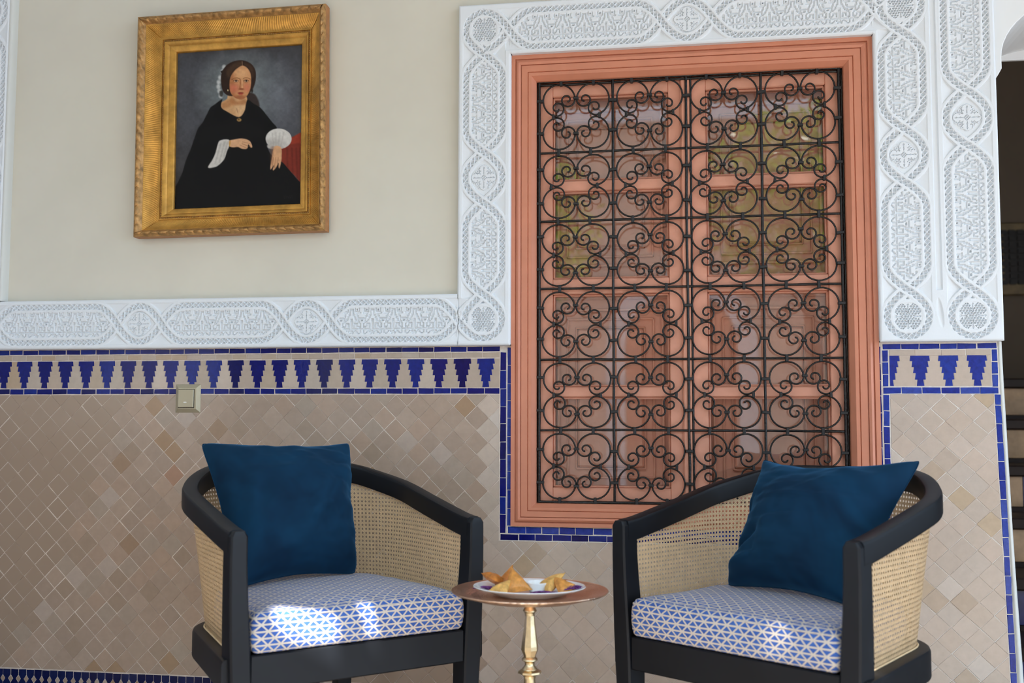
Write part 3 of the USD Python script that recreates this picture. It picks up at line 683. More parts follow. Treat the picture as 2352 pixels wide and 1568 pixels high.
for z in GZ[1:6]: bar((GX[0], YG+.002, z), (GX[4], YG+.002, z), .0036)
bar((GX[0]-.004, YG, GZ[0]), (GX[4]+.004, YG, GZ[0]), .0046); bar((GX[0], YG+.003, GZ[0]-.009), (GX[4], YG+.003, GZ[0]-.009), .004)
bar((GX[0]-.004, YG, GZ[-1]), (GX[4]+.004, YG, GZ[-1]), .0046)

# ------------------------------------------------------------------ portrait in a gilt frame
pic = thing("framed_portrait", "gilt framed oil portrait of a seated woman in black on the cream wall", "painting", (0, 0, 0))
FY = -.050
A = np.array([[-1.667, 2.1975], [-1.0565, 2.2025], [-1.0470, 1.5085], [-1.661, 1.5040]])       # outer corners TL TR BR BL
B = np.array([[-1.5500, 2.0880], [-1.1400, 2.0920], [-1.1370, 1.5970], [-1.5465, 1.5930]])      # sight edge
# u across the moulding (0 outer, 1 sight edge), y
PP = [(-.02, -.004), (-.02, FY+.012), (.0, FY+.006)]
def frame_profile(s, L):
    """points along one rail at distance s: list of (u, y)"""
    lf = .030; ph = (s/lf) % 1
    o = [(-.012, -.006), (-.012, FY+.020), (-.012, FY+.010)]
    for k, u in enumerate(np.linspace(0, .20, 9)):
        rr = math.sin(math.pi*min(1, max(0, u/.20)))
        a = ((ph+abs(u-.10)*3.2) % 1); leaf = abs(math.sin(math.pi*a))**.6
        vein = .0012*math.cos(2*math.pi*(u-.1)/.05)
        o.append((u, FY+.006-.013*rr*(.55+.45*leaf)-vein*rr))
    fl = .0012*math.cos(2*math.pi*s/.0066)
    o += [(.215, FY+.008), (.225, FY+.010)]
    for u in np.linspace(.24, .60, 8):
        t = (u-.24)/.36; o.append((u, FY+.010+.020*math.sin(math.pi/2*t)**1.0+fl*math.sin(math.pi*min(1, max(0, t*1.02)))**.5))
    o += [(.61, FY+.026), (.635, FY+.026), (.64, FY+.030), (.695, FY+.030), (.70, FY+.025), (.74, FY+.0245), (.80, FY+.0285), (.82, FY+.031), (.86, FY+.0305), (.97, FY+.034), (1.0, FY+.037), (1.0, FY+.046)]
    return o
for k in range(4):
    a0, a1, b0, b1 = A[k], A[(k+1) % 4], B[k], B[(k+1) % 4]; L = np.linalg.norm(a1-a0); n = int(L/.00165)
    V = np.zeros((n+1, len(frame_profile(0, L)), 3))
    for i in range(n+1):
        f = i/n
        for q, (u, y) in enumerate(frame_profile(f*L, L)):
            p0 = a0+(b0-a0)*u; p1 = a1+(b1-a1)*u; p = p0+(p1-p0)*f; V[i, q] = (p[0], y, p[1])
    def strip(c0, c1, name, m_, label=None):
        m = grid(V[:, c0:c1+1]); 
        if m.face_normals[:, 1].mean() > 0: m.invert()
        return part(rail, name, m, m_, smooth=50, label=label)
    rail = part(pic, "frame_rail", (lambda m: (m.invert() if m.face_normals[:, 1].mean() > 0 else None, m)[1])(grid(V[:, 13:21])), GOLD, smooth=60)
    strip(2, 13, "leaf_moulding", GOLD_D); strip(0, 2, "back_edge", BOLE, "reddish bare edge"); strip(20, V.shape[1]-1, "sight_moulding", GOLD)
    nb = int(L*.8/.0058); beads = []
    for i in range(nb):
        f = (i+.5)/nb; u = .668; p0 = a0+(b0-a0)*u; p1 = a1+(b1-a1)*u; p = p0+(p1-p0)*f
        s_ = trimesh.creation.icosphere(0, .0022); s_.apply_translation([p[0], FY+.0285, p[1]]); beads.append(s_)
    part(rail, "bead_row", cat(beads), GOLD_D, smooth=True)
    # dark mitre joint
    q0 = np.array([A[k][0], 0, A[k][1]]); q1 = np.array([B[k][0], 0, B[k][1]])
# the canvas: paint laid as a tone per vertex, from smooth-edged shapes (coordinates follow the picture's own 1000-unit grid)
def canvas():
    nu, nv = 250, 300
    U, Vv = np.meshgrid(np.linspace(0, 1, nu), np.linspace(0, 1, nv), indexing="ij")
    # work grid: same proportions as the sketch, corners (310,308) (1140,252) (1122,1295) (290,1330)
    c = np.array([[310, 308], [1140, 252], [1122, 1295], [290, 1330]], float)
    X = (c[0, 0]*(1-U)+c[1, 0]*U)*(1-Vv)+(c[3, 0]*(1-U)+c[2, 0]*U)*Vv
    Y = (c[0, 1]*(1-U)+c[1, 1]*U)*(1-Vv)+(c[3, 1]*(1-U)+c[2, 1]*U)*Vv
    P = np.stack([X, Y], -1).reshape(-1, 2)
    def mask(pts, soft=4.):
        p = np.asarray(pts, float); n = len(p)
        # Catmull-Rom through the outline
        d = []
        for i in range(n):
            p0, p1, p2, p3 = p[i-1], p[i], p[(i+1) % n], p[(i+2) % n]
            for t in np.linspace(0, 1, 5, endpoint=False): d.append(.5*((2*p1)+(-p0+p2)*t+(2*p0-5*p1+4*p2-p3)*t*t+(-p0+3*p1-3*p2+p3)*t**3))
        p = np.array(d); lo, hi = p.min(0)-soft*3, p.max(0)+soft*3
        inn = np.all((P > lo) & (P < hi), 1); Q = P[inn]; q = np.roll(p, -1, 0); e = q-p
        w = Q[:, None]-p[None]; t = np.clip((w*e).sum(-1)/((e*e).sum(-1)+1e-9), 0, 1); dist = np.linalg.norm(w-t[..., None]*e, axis=-1).min(1)
        cond = ((p[None, :, 1] > Q[:, 1:2]) != (q[None, :, 1] > Q[:, 1:2])) & (Q[:, :1] < (e[None, :, 0])*(Q[:, 1:2]-p[None, :, 1])/(e[None, :, 1]+1e-12)+p[None, :, 0])
        sd = np.where(cond.sum(1) % 2 == 1, dist, -dist); out = np.zeros(len(P)); out[inn] = np.clip(sd/(2*soft)+.5, 0, 1); return out
    def line(pts, w, soft=2.5):
        p = np.asarray(pts, float); out = np.zeros(len(P))
        for a_, b_ in zip(p[:-1], p[1:]):
            e = b_-a_; t = np.clip(((P-a_)@e)/(e@e), 0, 1); dd = np.linalg.norm(P-a_-t[:, None]*e, axis=1); out = np.maximum(out, np.clip((w-dd)/soft+.5, 0, 1))
        return out
    def ell(cx, cy, rx, ry, soft=.15, rot=0):
        x, y = P[:, 0]-cx, P[:, 1]-cy; c1, s1 = math.cos(rot), math.sin(rot); x, y = c1*x+s1*y, -s1*x+c1*y
        return np.clip((1-np.hypot(x/rx, y/ry))/soft+.5, 0, 1)
    nz = meshkit.fbm(np.c_[P/55, P[:, :1]*0], 4, 5)[:, None]; nf = meshkit.fbm(np.c_[P/14, P[:, :1]*0], 3, 9)[:, None]
    C = np.zeros((len(P), 3)); base = np.array([70, 71, 76.]); C[:] = base
    def lay(m_, col, a=1.):
        nonlocal C
        C = C*(1-m_[:, None]*a)+np.asarray(col, float)*m_[:, None]*a
    lay(np.clip(1-np.hypot((P[:, 0]-740)/330, (P[:, 1]-560)/330), 0, 1)**.8, (122, 132, 132), .95)
    lay(np.clip(1-np.hypot((P[:, 0]-1000)/240, (P[:, 1]-600)/330), 0, 1), (100, 103, 112), .7)
    lay(np.clip((P[:, 1]-760)/500, 0, 1)*np.clip((700-P[:, 0])/300, 0, 1), (52, 48, 46), .8)
    lay(np.clip((420-P[:, 1])/160, 0, 1), (62, 61, 64), .6)
    C = C*(.86+.28*nz)
    lay(mask([(985, 868), (1060, 858), (1150, 850), (1150, 1190), (1085, 1110), (1010, 1040), (960, 960)], 4), (138, 52, 36))
    lay(mask([(1000, 930), (1150, 915), (1150, 1190), (1085, 1110), (1000, 1030)], 6), (108, 42, 32), .75)
    for x in (1030, 1062, 1090, 1115): lay(line([(x, 930), (x+6, 1120)], 5, 9), (84, 30, 24), .5)
    lay(mask([(770, 575), (810, 572), (838, 600), (852, 662), (800, 680), (760, 620)], 5), (52, 43, 40))
    for (x, y) in ((612, 430), (596, 470), (586, 500), (584, 530), (590, 558), (600, 590), (622, 402)): lay(ell(x, y, 13, 15, .9), (200, 202, 200), .75)
    lay(mask([(600, 428), (630, 420), (620, 445), (606, 442)], 3), (30, 26, 24)); lay(mask([(592, 560), (612, 558), (612, 592), (594, 590)], 4), (40, 38, 34), .8)
    lay(mask([(655, 585), (640, 610), (600, 640), (600, 700), (700, 760), (780, 700), (775, 620), (757, 590)], 3), (188, 146, 104))
    lay(mask([(640, 620), (606, 640), (610, 672), (660, 660), (690, 640), (680, 615)], 9), (164, 112, 70), .7)
    lay(mask([(672, 596), (705, 625), (755, 612), (765, 640), (700, 650), (660, 630)], 8), (150, 96, 58), .6)
    lay(mask([(690, 660), (740, 650), (765, 660), (740, 720), (712, 728)], 8), (205, 168, 128), .6)
    lay(line([(704, 672), (712, 700)], 2.5, 4), (140, 98, 70), .6)
    # dress
    lay(mask([(608, 612), (560, 645), (530, 668), (505, 715), (478, 765), (450, 800), (430, 850), (402, 930), (368, 1010), (345, 1085), (315, 1150), (280, 1220), (270, 1345), (1135, 1310), (1135, 1180), (1095, 1130), (1040, 1065), (1000, 1020), (960, 1000), (920, 960), (900, 900), (905, 860), (965, 805), (935, 760), (905, 722), (860, 668), (815, 640), (778, 615), (766, 640), (755, 690), (717, 728), (640, 692), (605, 668), (602, 640)], 3), (15, 14, 15))
    lay(mask([(480, 790), (620, 760), (800, 760), (880, 800), (860, 860), (640, 850), (480, 900)], 30), (20, 19, 20), .6)
    # hair and face
    lay(mask([(602, 500), (604, 445), (628, 400), (668, 370), (720, 357), (765, 362), (805, 385), (828, 425), (830, 480), (815, 535), (795, 565), (780, 585), (690, 590), (650, 588), (615, 560)], 3), (44, 30, 24))
    lay(mask([(640, 420), (690, 375), (740, 366), (735, 395), (690, 420), (650, 470)], 9), (70, 50, 36), .8)
    lay(mask([(760, 372), (800, 392), (818, 440), (808, 470), (785, 410), (755, 388)], 9), (66, 46, 33), .8)
    lay(line([(741, 366), (743, 395)], 2, 3), (150, 120, 96), .8)
    face = mask([(743, 392), (706, 412), (680, 440), (662, 476), (658, 520), (662, 560), (682, 592), (712, 610), (738, 614), (762, 600), (784, 570), (796, 530), (800, 480), (794, 440), (775, 408)], 3)
    lay(face, (186, 132, 90)); lay(face*ell(735, 440, 55, 40, 1.2), (206, 160, 116), .7)
    lay(face*mask([(655, 450), (690, 455), (690, 560), (700, 610), (655, 600)], 14), (142, 84, 50), .55)
    lay(face*ell(688, 540, 30, 26, 1.2), (190, 104, 82), .75); lay(face*ell(772, 535, 22, 26, 1.2), (192, 108, 84), .7)
    lay(face*ell(722, 602, 60, 16, 1.), (134, 74, 46), .6)
    lay(line([(672, 484), (690, 474), (708, 472), (724, 478)], 2.2, 3), (104, 66, 38), .8); lay(line([(748, 477), (762, 471), (780, 473), (794, 480)], 2.2, 3), (104, 66, 38), .8)
    for ex in (700, 767):
        lay(ell(ex, 493, 17, 9, .5), (122, 76, 48), .7); lay(ell(ex, 493, 12, 5.5, .5), (190, 164, 140), .9); lay(ell(ex+1, 492, 5.5, 5.5, .4), (38, 24, 16)); lay(line([(ex-16, 491), (ex-6, 485), (ex+6, 485), (ex+15, 490)], 1.6, 2.5), (58, 34, 20), .9)
    lay(line([(728, 482), (729, 510), (726, 538)], 3, 6), (124, 70, 42), .8); lay(ell(735, 545, 17, 6, .7), (120, 62, 38), .8); lay(line([(741, 490), (742, 535)], 3, 6), (220, 176, 136), .5)
    lay(ell(731, 571, 19, 5, .6), (128, 40, 34)); lay(ell(731, 579, 15, 5, .7), (164, 72, 58), .8); lay(line([(712, 571), (750, 570)], 1.2, 2), (70, 20, 18), .8); lay(ell(731, 594, 16, 7, 1.), (150, 88, 58), .5)
    lay(ell(647, 553, 4, 6, .5), (190, 170, 130)); lay(mask([(800, 550), (812, 548), (810, 565), (803, 570)], 3), (40, 34, 30))
    lay(ell(720, 746, 15, 11, .4), (150, 118, 70)); lay(ell(718, 744, 6, 5, .5), (70, 50, 30), .8)
    # sleeves and hands
    sl = mask([(583, 893), (605, 876), (640, 872), (657, 880), (655, 915), (640, 950), (622, 1000), (590, 1035), (560, 1052), (514, 1055), (540, 1010), (562, 965)], 3)
    lay(sl, (188, 184, 178)); 
    for q in ((600, 900, 560, 1030), (625, 890, 590, 1020), (645, 890, 620, 980)): lay(sl*line([q[:2], q[2:]], 4, 10), (140, 136, 132), .5)
    lay(mask([(655, 882), (690, 872), (735, 866), (775, 874), (795, 890), (806, 920), (795, 925), (780, 905), (772, 932), (740, 934), (712, 922), (680, 924), (656, 916)], 3), (196, 152, 116))
    for q in ((742, 888, 792, 900), (738, 900, 786, 918), (730, 912, 772, 930)): lay(line([q[:2], q[2:]], 1.4, 3), (124, 80, 56), .7)
    lay(line([(660, 884), (657, 916)], 3, 4), (176, 130, 50))
    pf = ell(977, 868, 84, 66, .06); lay(pf, (196, 193, 188)); lay(pf*ell(950, 905, 60, 34, 1.2), (150, 146, 142), .7); lay(mask([(915, 905), (1000, 915), (1000, 930), (940, 936), (905, 925)], 4), (168, 163, 158))
    for x in (935, 960, 985, 1010): lay(pf*line([(x, 830), (965+(x-970)*.6, 920)], 2.5, 8), (150, 146, 142), .5)
    lay(mask([(948, 920), (992, 925), (996, 985), (992, 1020), (982, 1058), (976, 1052), (975, 1025), (962, 1050), (944, 1072), (938, 1066), (946, 1040), (926, 1066), (922, 1058), (930, 1000)], 3), (196, 150, 112))
    for q in ((944, 990, 934, 1050), (958, 990, 948, 1056), (974, 990, 970, 1030)): lay(line([q[:2], q[2:]], 1.4, 3), (124, 82, 56), .7)
    lay(mask([(925, 935), (945, 922), (936, 1010), (924, 1030)], 6), (120, 74, 50), .4)
    for q in ((1010, 1235, 1012, 1255), (1022, 1236, 1024, 1252), (1034, 1240, 1040, 1252), (1048, 1232, 1050, 1252), (1060, 1234, 1062, 1250)): lay(line([q[:2], q[2:]], 1.2, 3), (60, 52, 52), .6)
    C = C*(.93+.14*nf)
    L = np.clip(C, 0, 255)/255; L = np.where(L < .04045, L/12.92, ((L+.055)/1.055)**2.4)
    e = B+(B.mean(0)-B)*-.01
    XY = ((e[0]*(1-U[..., None])+e[1]*U[..., None])*(1-Vv[..., None])+(e[3]*(1-U[..., None])+e[2]*U[..., None])*Vv[..., None])
    m = grid(np.stack([XY[..., 0], np.full(U.shape, FY+.044), XY[..., 1]], -1))
    if m.face_normals[:, 1].mean() > 0: m.invert()
    p = part(pic, "canvas", m, PAINT, smooth=True)
    pv = UsdGeom.PrimvarsAPI(p).CreatePrimvar("tone", Sdf.ValueTypeNames.Color3fArray, "vertex"); pv.Set(Vt.Vec3fArray.FromNumpy((L*PAINT_GAIN).astype(np.float32)))
PAINT_GAIN = 1.1
canvas()
cb = B.mean(0); part(pic, "backing", bx(-1.64, -1.08, -.004, -.001, 1.53, 2.17), BOLE)

# ------------------------------------------------------------------ light switch
sw = thing("light_switch", "champagne coloured square light switch on the blue tile border", "light switch", (0, 0, 0))
def bev_plate(x0, x1, z0, z1, y0, y1, ins):
    v = np.array([[x0, y1, z0], [x1, y1, z0], [x1, y1, z1], [x0, y1, z1], [x0+ins, y0, z0+ins], [x1-ins, y0, z0+ins], [x1-ins, y0, z1-ins], [x0+ins, y0, z1-ins]])
    return trimesh.convex.convex_hull(v)
fr = [bx(-1.5295, -1.448, -.0035, .002, .964, 1.051)]
part(sw, "cover_plate", cat([bev_plate(-1.5295, -1.4485, .9645, 1.0510, -.0085, -.001, .0115)]), SWITCHM, smooth=20)
part(sw, "rocker_gap", bx(-1.5180, -1.4655, -.0092, -.006, .9785, 1.0365), SWITCHG)
r_ = rbx(-1.5170, -1.4670, -.0125, -.006, .9805, 1.0352, .0012); part(sw, "rocker", r_, SWITCHM)
part(sw, "indicator", rbx(-1.4985, -1.489, -.0131, -.0115, .9948, .9972, .0004), PORCELAIN)

# ------------------------------------------------------------------ armchairs
AF, A1, S1, D1, E1 = .293, .294, .323, .591, 1.8
A2, D2, E2, S2 = .2535, .491, 2.1, .324
ZA, ZB, SP, GG, HR, ZL, HL = .708, .8275, .7075, .80, .052, .442, .069
def ucurve(af, a, s, d, e, n=81):
    th = np.linspace(np.pi, 0, n); x = a*np.sign(np.cos(th))*np.abs(np.cos(th))**(2/e); y = s+(d-s)*np.abs(np.sin(th))**(2/e)
    k = 16; xl = np.linspace(-af, -a, k, endpoint=False); yl = np.linspace(-.012, s, k, endpoint=False)
    P = np.stack([np.r_[xl, x, -xl[::-1]], np.r_[yl, y, yl[::-1]]], 1)
    L = np.r_[0, np.cumsum(np.linalg.norm(np.diff(P, axis=0), axis=1))]
    u = np.linspace(0, L[-1], 141); P = np.stack([np.interp(u, L, P[:, 0]), np.interp(u, L, P[:, 1])], 1)
    K = np.array([1, 2, 3, 2, 1.])/9; Q = P.copy()
    for _ in range(3):
        pad = np.vstack([2*Q[0]-Q[2:0:-1], Q, 2*Q[-1]-Q[-2:-4:-1]]); Q = np.stack([np.convolve(pad[:, i], K, "valid") for i in (0, 1)], 1)
    return Q
def outward(P):
    t = np.gradient(P, axis=0); t /= np.linalg.norm(t, axis=1, keepdims=True); return np.stack([-t[:, 1], t[:, 0]], 1)
RC, LC = ucurve(AF, A1, S1, D1, E1), ucurve(AF, A2, S2, D2, E2)
def rail_z(P):
    L = np.r_[0, np.cumsum(np.linalg.norm(np.diff(P, axis=0), axis=1))]; u = np.minimum(L, L[-1]-L)/(L[-1]/2); return ZA+(ZB-ZA)*(1-(1-np.clip(u/SP, 0, 1))**GG)
def rail_smooth(z):
    K = np.ones(9)/9; 
    for _ in range(2): z = np.convolve(np.pad(z, 4, mode="edge"), K, "valid")
    return z
RZ = rail_smooth(rail_z(RC))
def hsweep(P, z, prof):
    """sweep a profile of (outward, up) offsets along a plan curve"""
    o = outward(P); pr = np.asarray(prof); off = o[:, None, :]*pr[None, :, :1]
    off = np.concatenate([off, np.broadcast_to(pr[None, :, 1:], (len(P), len(pr), 1))], 2)
    return sweep(np.c_[P, z], off)
def rprof(w, h0, h1, r, top_r=None):
    t = top_r or r
    c = [(-w+r, h0), (w-r, h0), (w-.3*r, h0+.3*r), (w, h0+r), (w, h1-t), (w-.3*t, h1-.3*t), (w-t, h1), (-w+t, h1), (-w+.3*t, h1-.3*t), (-w, h1-t), (-w, h0+r), (-w+.3*r, h0+.3*r)]
    return c
def make_chair(label, loc, rot):
    t = thing("armchair", label, "armchair", loc, rot, group=None)
    part(t, "arm_rail", hsweep(RC, RZ, rprof(.0195, -HR, 0, .005, .010)), BLACKWOOD, smooth=35)
    part(t, "seat_ledge", hsweep(LC, np.full(len(LC), ZL), rprof(.027, -HL, 0, .006, .010)), BLACKWOOD, smooth=35)
    for sx in (-1, 1):
        n = 12; z = np.linspace(0, ZA-.010, n); xc = sx*(AF-.030*(1-np.clip(z/.62, 0, 1))**1.1); hw = .0185+.004*np.exp(-((z-.42)/.16)**2)
        yf = np.full(n, -.030); yb = .022+.010*np.exp(-((z-.42)/.15)**2)
        c = .004; V = np.stack([np.stack([xc-hw+c, yf], -1), np.stack([xc+hw-c, yf], -1), np.stack([xc+hw, yf+c], -1), np.stack([xc+hw, yb-c], -1), np.stack([xc+hw-c, yb], -1), np.stack([xc-hw+c, yb], -1), np.stack([xc-hw, yb-c], -1), np.stack([xc-hw, yf+c], -1)], 1)
        # rounded head of the post
        V = np.concatenate([V, np.broadcast_to(z[:, None, None], V.shape[:2]+(1,))], 2)
        head = V[-1].copy(); head[:, 2] = ZA+.0015; head[:, 0] = xc[-1]+(head[:, 0]-xc[-1])*.62; head[:, 1] = -.004+(head[:, 1]+.004)*.93
        V = np.concatenate([V, head[None]], 0)
        part(t, "front_leg", sweep(np.zeros((len(V), 3)), V), BLACKWOOD, smooth=30)
    part(t, "front_rail", rbx(-.262, .262, -.022, .012, ZL-HL-.003, ZL+.004, .003), BLACKWOOD)
    for sx in (-1, 1):
        V = []
        for z in (0, .2, ZL-.03):
            f = z/.44; cx, cyy = sx*(.165-.01*(1-f)), .455-.03*f+.02; w = .017+.004*f
            V.append([[cx-w, cyy-w, z], [cx+w, cyy-w, z], [cx+w, cyy+w, z], [cx-w, cyy+w, z]])
        part(t, "back_leg", sweep(np.zeros((3, 3)), np.array(V)), BLACKWOOD)
    pl = Polygon(np.vstack([LC])).buffer(-.02); m = trimesh.creation.extrude_polygon(pl, .016, engine="earcut"); m.apply_translation([0, 0, ZL-.02]); part(t, "seat_board", m, BLACKWOOD)
    # hand-woven cane: paired uprights and levels with crossing diagonals, as flat strands on the curved back
    Lm = (RC+LC)/2; S = np.r_[0, np.cumsum(np.linalg.norm(np.diff(Lm, axis=0), axis=1))]; LT = S[-1]; z0 = ZL-.004
    oL, oR = outward(LC), outward(RC); zt = RZ-HR+.006
    ins = -.004
    def P3(s, z, lay):
        f = lambda a: np.interp(s, S, a)
        k = np.clip((z-z0)/(f(zt)-z0), 0, 1); k = k**1.0
        x = f(LC[:, 0]+oL[:, 0]*ins)*(1-k)+f(RC[:, 0]+oR[:, 0]*ins)*k; y = f(LC[:, 1]+oL[:, 1]*ins)*(1-k)+f(RC[:, 1]+oR[:, 1]*ins)*k
        nx, ny = f(oL[:, 0])*(1-k)+f(oR[:, 0])*k, f(oL[:, 1])*(1-k)+f(oR[:, 1])*k
        return np.stack([x+nx*lay, y+ny*lay, z], -1)
    p = .0106; a0, a1 = .020, LT-.020; seg = []
    ztop = lambda s: np.interp(s, S, zt)
    ns, nz = int((a1-a0)/p), int((zt.max()-z0)/p)+1
    cols, rows = a0+p*np.arange(ns+1), z0+p*np.arange(nz+1)
    for d in (-.0015, .0015):
        for z in rows: seg += [(cols[i], z+d, cols[i+1], z+d, .0010, 0) for i in range(ns)]
        for s in cols: seg += [(s+d, rows[j], s+d, rows[j+1], .0010, .0004) for j in range(nz)]
    for i in range(ns):
        for j in range(nz):
            seg.append((cols[i]+p/2, rows[j], cols[i]+1.5*p, rows[j+1], .00095, .0009)); seg.append((cols[i]+p/2, rows[j], cols[i]-p/2, rows[j+1], .00095, -.0005))
    g = np.array(seg); g = g[(np.minimum(g[:, 0], g[:, 2]) > a0-.002) & (np.maximum(g[:, 0], g[:, 2]) < a1+.002)]; mid = (g[:, 0]+g[:, 2])/2, (g[:, 1]+g[:, 3])/2; g = g[(np.maximum(g[:, 1], g[:, 3]) < np.interp(mid[0], S, zt)+.003)]
    d = np.stack([g[:, 2]-g[:, 0], g[:, 3]-g[:, 1]], 1); d /= np.linalg.norm(d, axis=1, keepdims=True); nrm = np.stack([-d[:, 1], d[:, 0]], 1)*g[:, 4:5]
    wv = .00035*np.sin(np.arange(len(g))*math.pi)
    q = [P3(g[:, a]+sg*nrm[:, 0], g[:, b]+sg*nrm[:, 1], g[:, 5]) for a, b, sg in ((0, 1, -1), (2, 3, -1), (2, 3, 1), (0, 1, 1))]
    v = np.stack(q, 1).reshape(-1, 3); k = np.arange(len(g))[:, None]*4; f = np.vstack([k+[0, 1, 2], k+[0, 2, 3]])
    part(t, "cane_panel", tm(v, f), CANE)
    s = np.linspace(a0, a1, 120); b1 = P3(s, ztop(s)-.003, -.004); zz_ = np.linspace(z0, float(ztop(a0))-.003, 14)
    part(t, "cane_binding", cat([tube(b1, .0026, 5), tube(P3(np.full(14, a0), zz_, -.003), .0026, 5), tube(P3(np.full(14, a1), zz_, -.003), .0026, 5), tube(P3(s, np.full(120, ZL+.002), .003), .0022, 5)]), CANE, smooth=True)
    return t
LPOSE = (-.72697, -.66989, .7355); RPOSE = (.10341, -.65673, -.62572)
make_chair("black armchair with cane back left of the brass table, under the portrait", (LPOSE[0], LPOSE[1], 0), LPOSE[2])
make_chair("black armchair with cane back right of the brass table, before the window", (RPOSE[0], RPOSE[1], 0), RPOSE[2])

def seat_cushion(label, pose, phase):
    t = thing("seat_cushion", label, "seat cushion", (pose[0], pose[1], 0), pose[2])
    inner = Polygon(LC+outward(LC)*-.030); fr = Polygon([(-.2560, -.026), (.2560, -.026), (.2560, .06), (.238, .30), (-.238, .30), (-.256, .06)])
    poly = shapely.union_all([fr, inner.intersection(sbox(-.24, .03, .24, .6))]).buffer(-.012).buffer(.012)
    c = np.array(shapely.geometry.polygon.orient(poly, 1).exterior.coords)[:-1]
    L = np.r_[0, np.cumsum(np.linalg.norm(np.diff(np.vstack([c, c[:1]]), axis=0), axis=1))]; n = 220; u = np.linspace(0, L[-1], n, endpoint=False); cc = np.vstack([c, c[:1]])
    P = np.stack([np.interp(u, L, cc[:, 0]), np.interp(u, L, cc[:, 1])], 1)
    st = np.argmin(np.hypot(P[:, 0]-0, P[:, 1]-.46)); P = np.roll(P, -st, 0); L2 = np.r_[0, np.cumsum(np.linalg.norm(np.diff(np.vstack([P, P[:1]]), axis=0), axis=1))]
    P = np.vstack([P, P[:1]]); tn = np.gradient(P, axis=0); tn[0] = tn[-1] = (P[1]-P[-2]); tn /= np.linalg.norm(tn, axis=1, keepdims=True); nn = np.stack([tn[:, 1], -tn[:, 0]], 1)
    zb, zt_ = ZL+.006, .5345
    prof = [(-.014, zb), (-.006, zb+.001), (0, zb+.006), (.004, zb+.018), (.006, zb+.035), (.006, zb+.052), (.004, zb+.066), (.001, zb+.074), (-.005, zt_-.004), (-.013, zt_-.001), (-.022, zt_)]
    V = np.stack([np.c_[P+nn*o, np.full(len(P), z)+.0012*np.sin(L2*21+phase)*(z-zb)/.08] for o, z in prof], 1)
    m = grid(V); Us = np.repeat(L2[:, None], len(prof), 1); arcl = np.r_[0, np.cumsum([math.hypot(prof[i+1][0]-prof[i][0], prof[i+1][1]-prof[i][1]) for i in range(len(prof)-1)])]
    uv = np.stack([Us+phase*.01, np.repeat(arcl[None], len(P), 0)], -1).reshape(-1, 2)
    if np.dot(m.face_normals[0], np.r_[nn[0], 0]) < 0: m.invert()
    part(t, "boxing", (np.array(m.vertices), np.array(m.faces)), FABRIC, smooth=True, uv=uv)
    # top panel, gently crowned
    top = Polygon((P+nn*-.022)[:-1]); gx, gy = np.meshgrid(np.arange(-.26, .261, .012), np.arange(-.06, .50, .012)); pts = np.c_[gx.ravel(), gy.ravel()]
    inn = shapely.contains_xy(top.buffer(-.006), pts[:, 0], pts[:, 1]); edge = (P+nn*-.022)[:-1]; al = np.vstack([edge, pts[inn]])
    from scipy.spatial import Delaunay
    tri = Delaunay(al).simplices; ctr = al[tri].mean(1); tri = tri[shapely.contains_xy(top, ctr[:, 0], ctr[:, 1])]
    a_ = al[tri]; sg = (a_[:, 1, 0]-a_[:, 0, 0])*(a_[:, 2, 1]-a_[:, 0, 1])-(a_[:, 1, 1]-a_[:, 0, 1])*(a_[:, 2, 0]-a_[:, 0, 0]); tri = np.where(sg[:, None] > 0, tri, tri[:, ::-1])
    d = np.array([top.exterior.distance(shapely.Point(q)) for q in al]); zz2 = zt_+.012*(1-np.exp(-d/.05))
    zz2[:len(edge)] = V[:-1, -1, 2]
    part(t, "top_panel", (np.c_[al, zz2], tri), FABRIC, smooth=True, uv=np.c_[al[:, 0], al[:, 1]])
    part(t, "piping", cat([tube(np.c_[P[:-1]+nn[:-1]*.0008, np.full(len(P)-1, zb+.0745)], .0021, 6, closed=True)]), PIPING, smooth=True)
    return t
PIPING = mat("cream_piping", (.58, .52, .46), .8, noise=.2, nscale=200)
seat_cushion("thick seat cushion with blue and cream triangle pattern on the left armchair", LPOSE, 0.)
seat_cushion("thick seat cushion with blue and cream triangle pattern on the right armchair", RPOSE, 1.3)

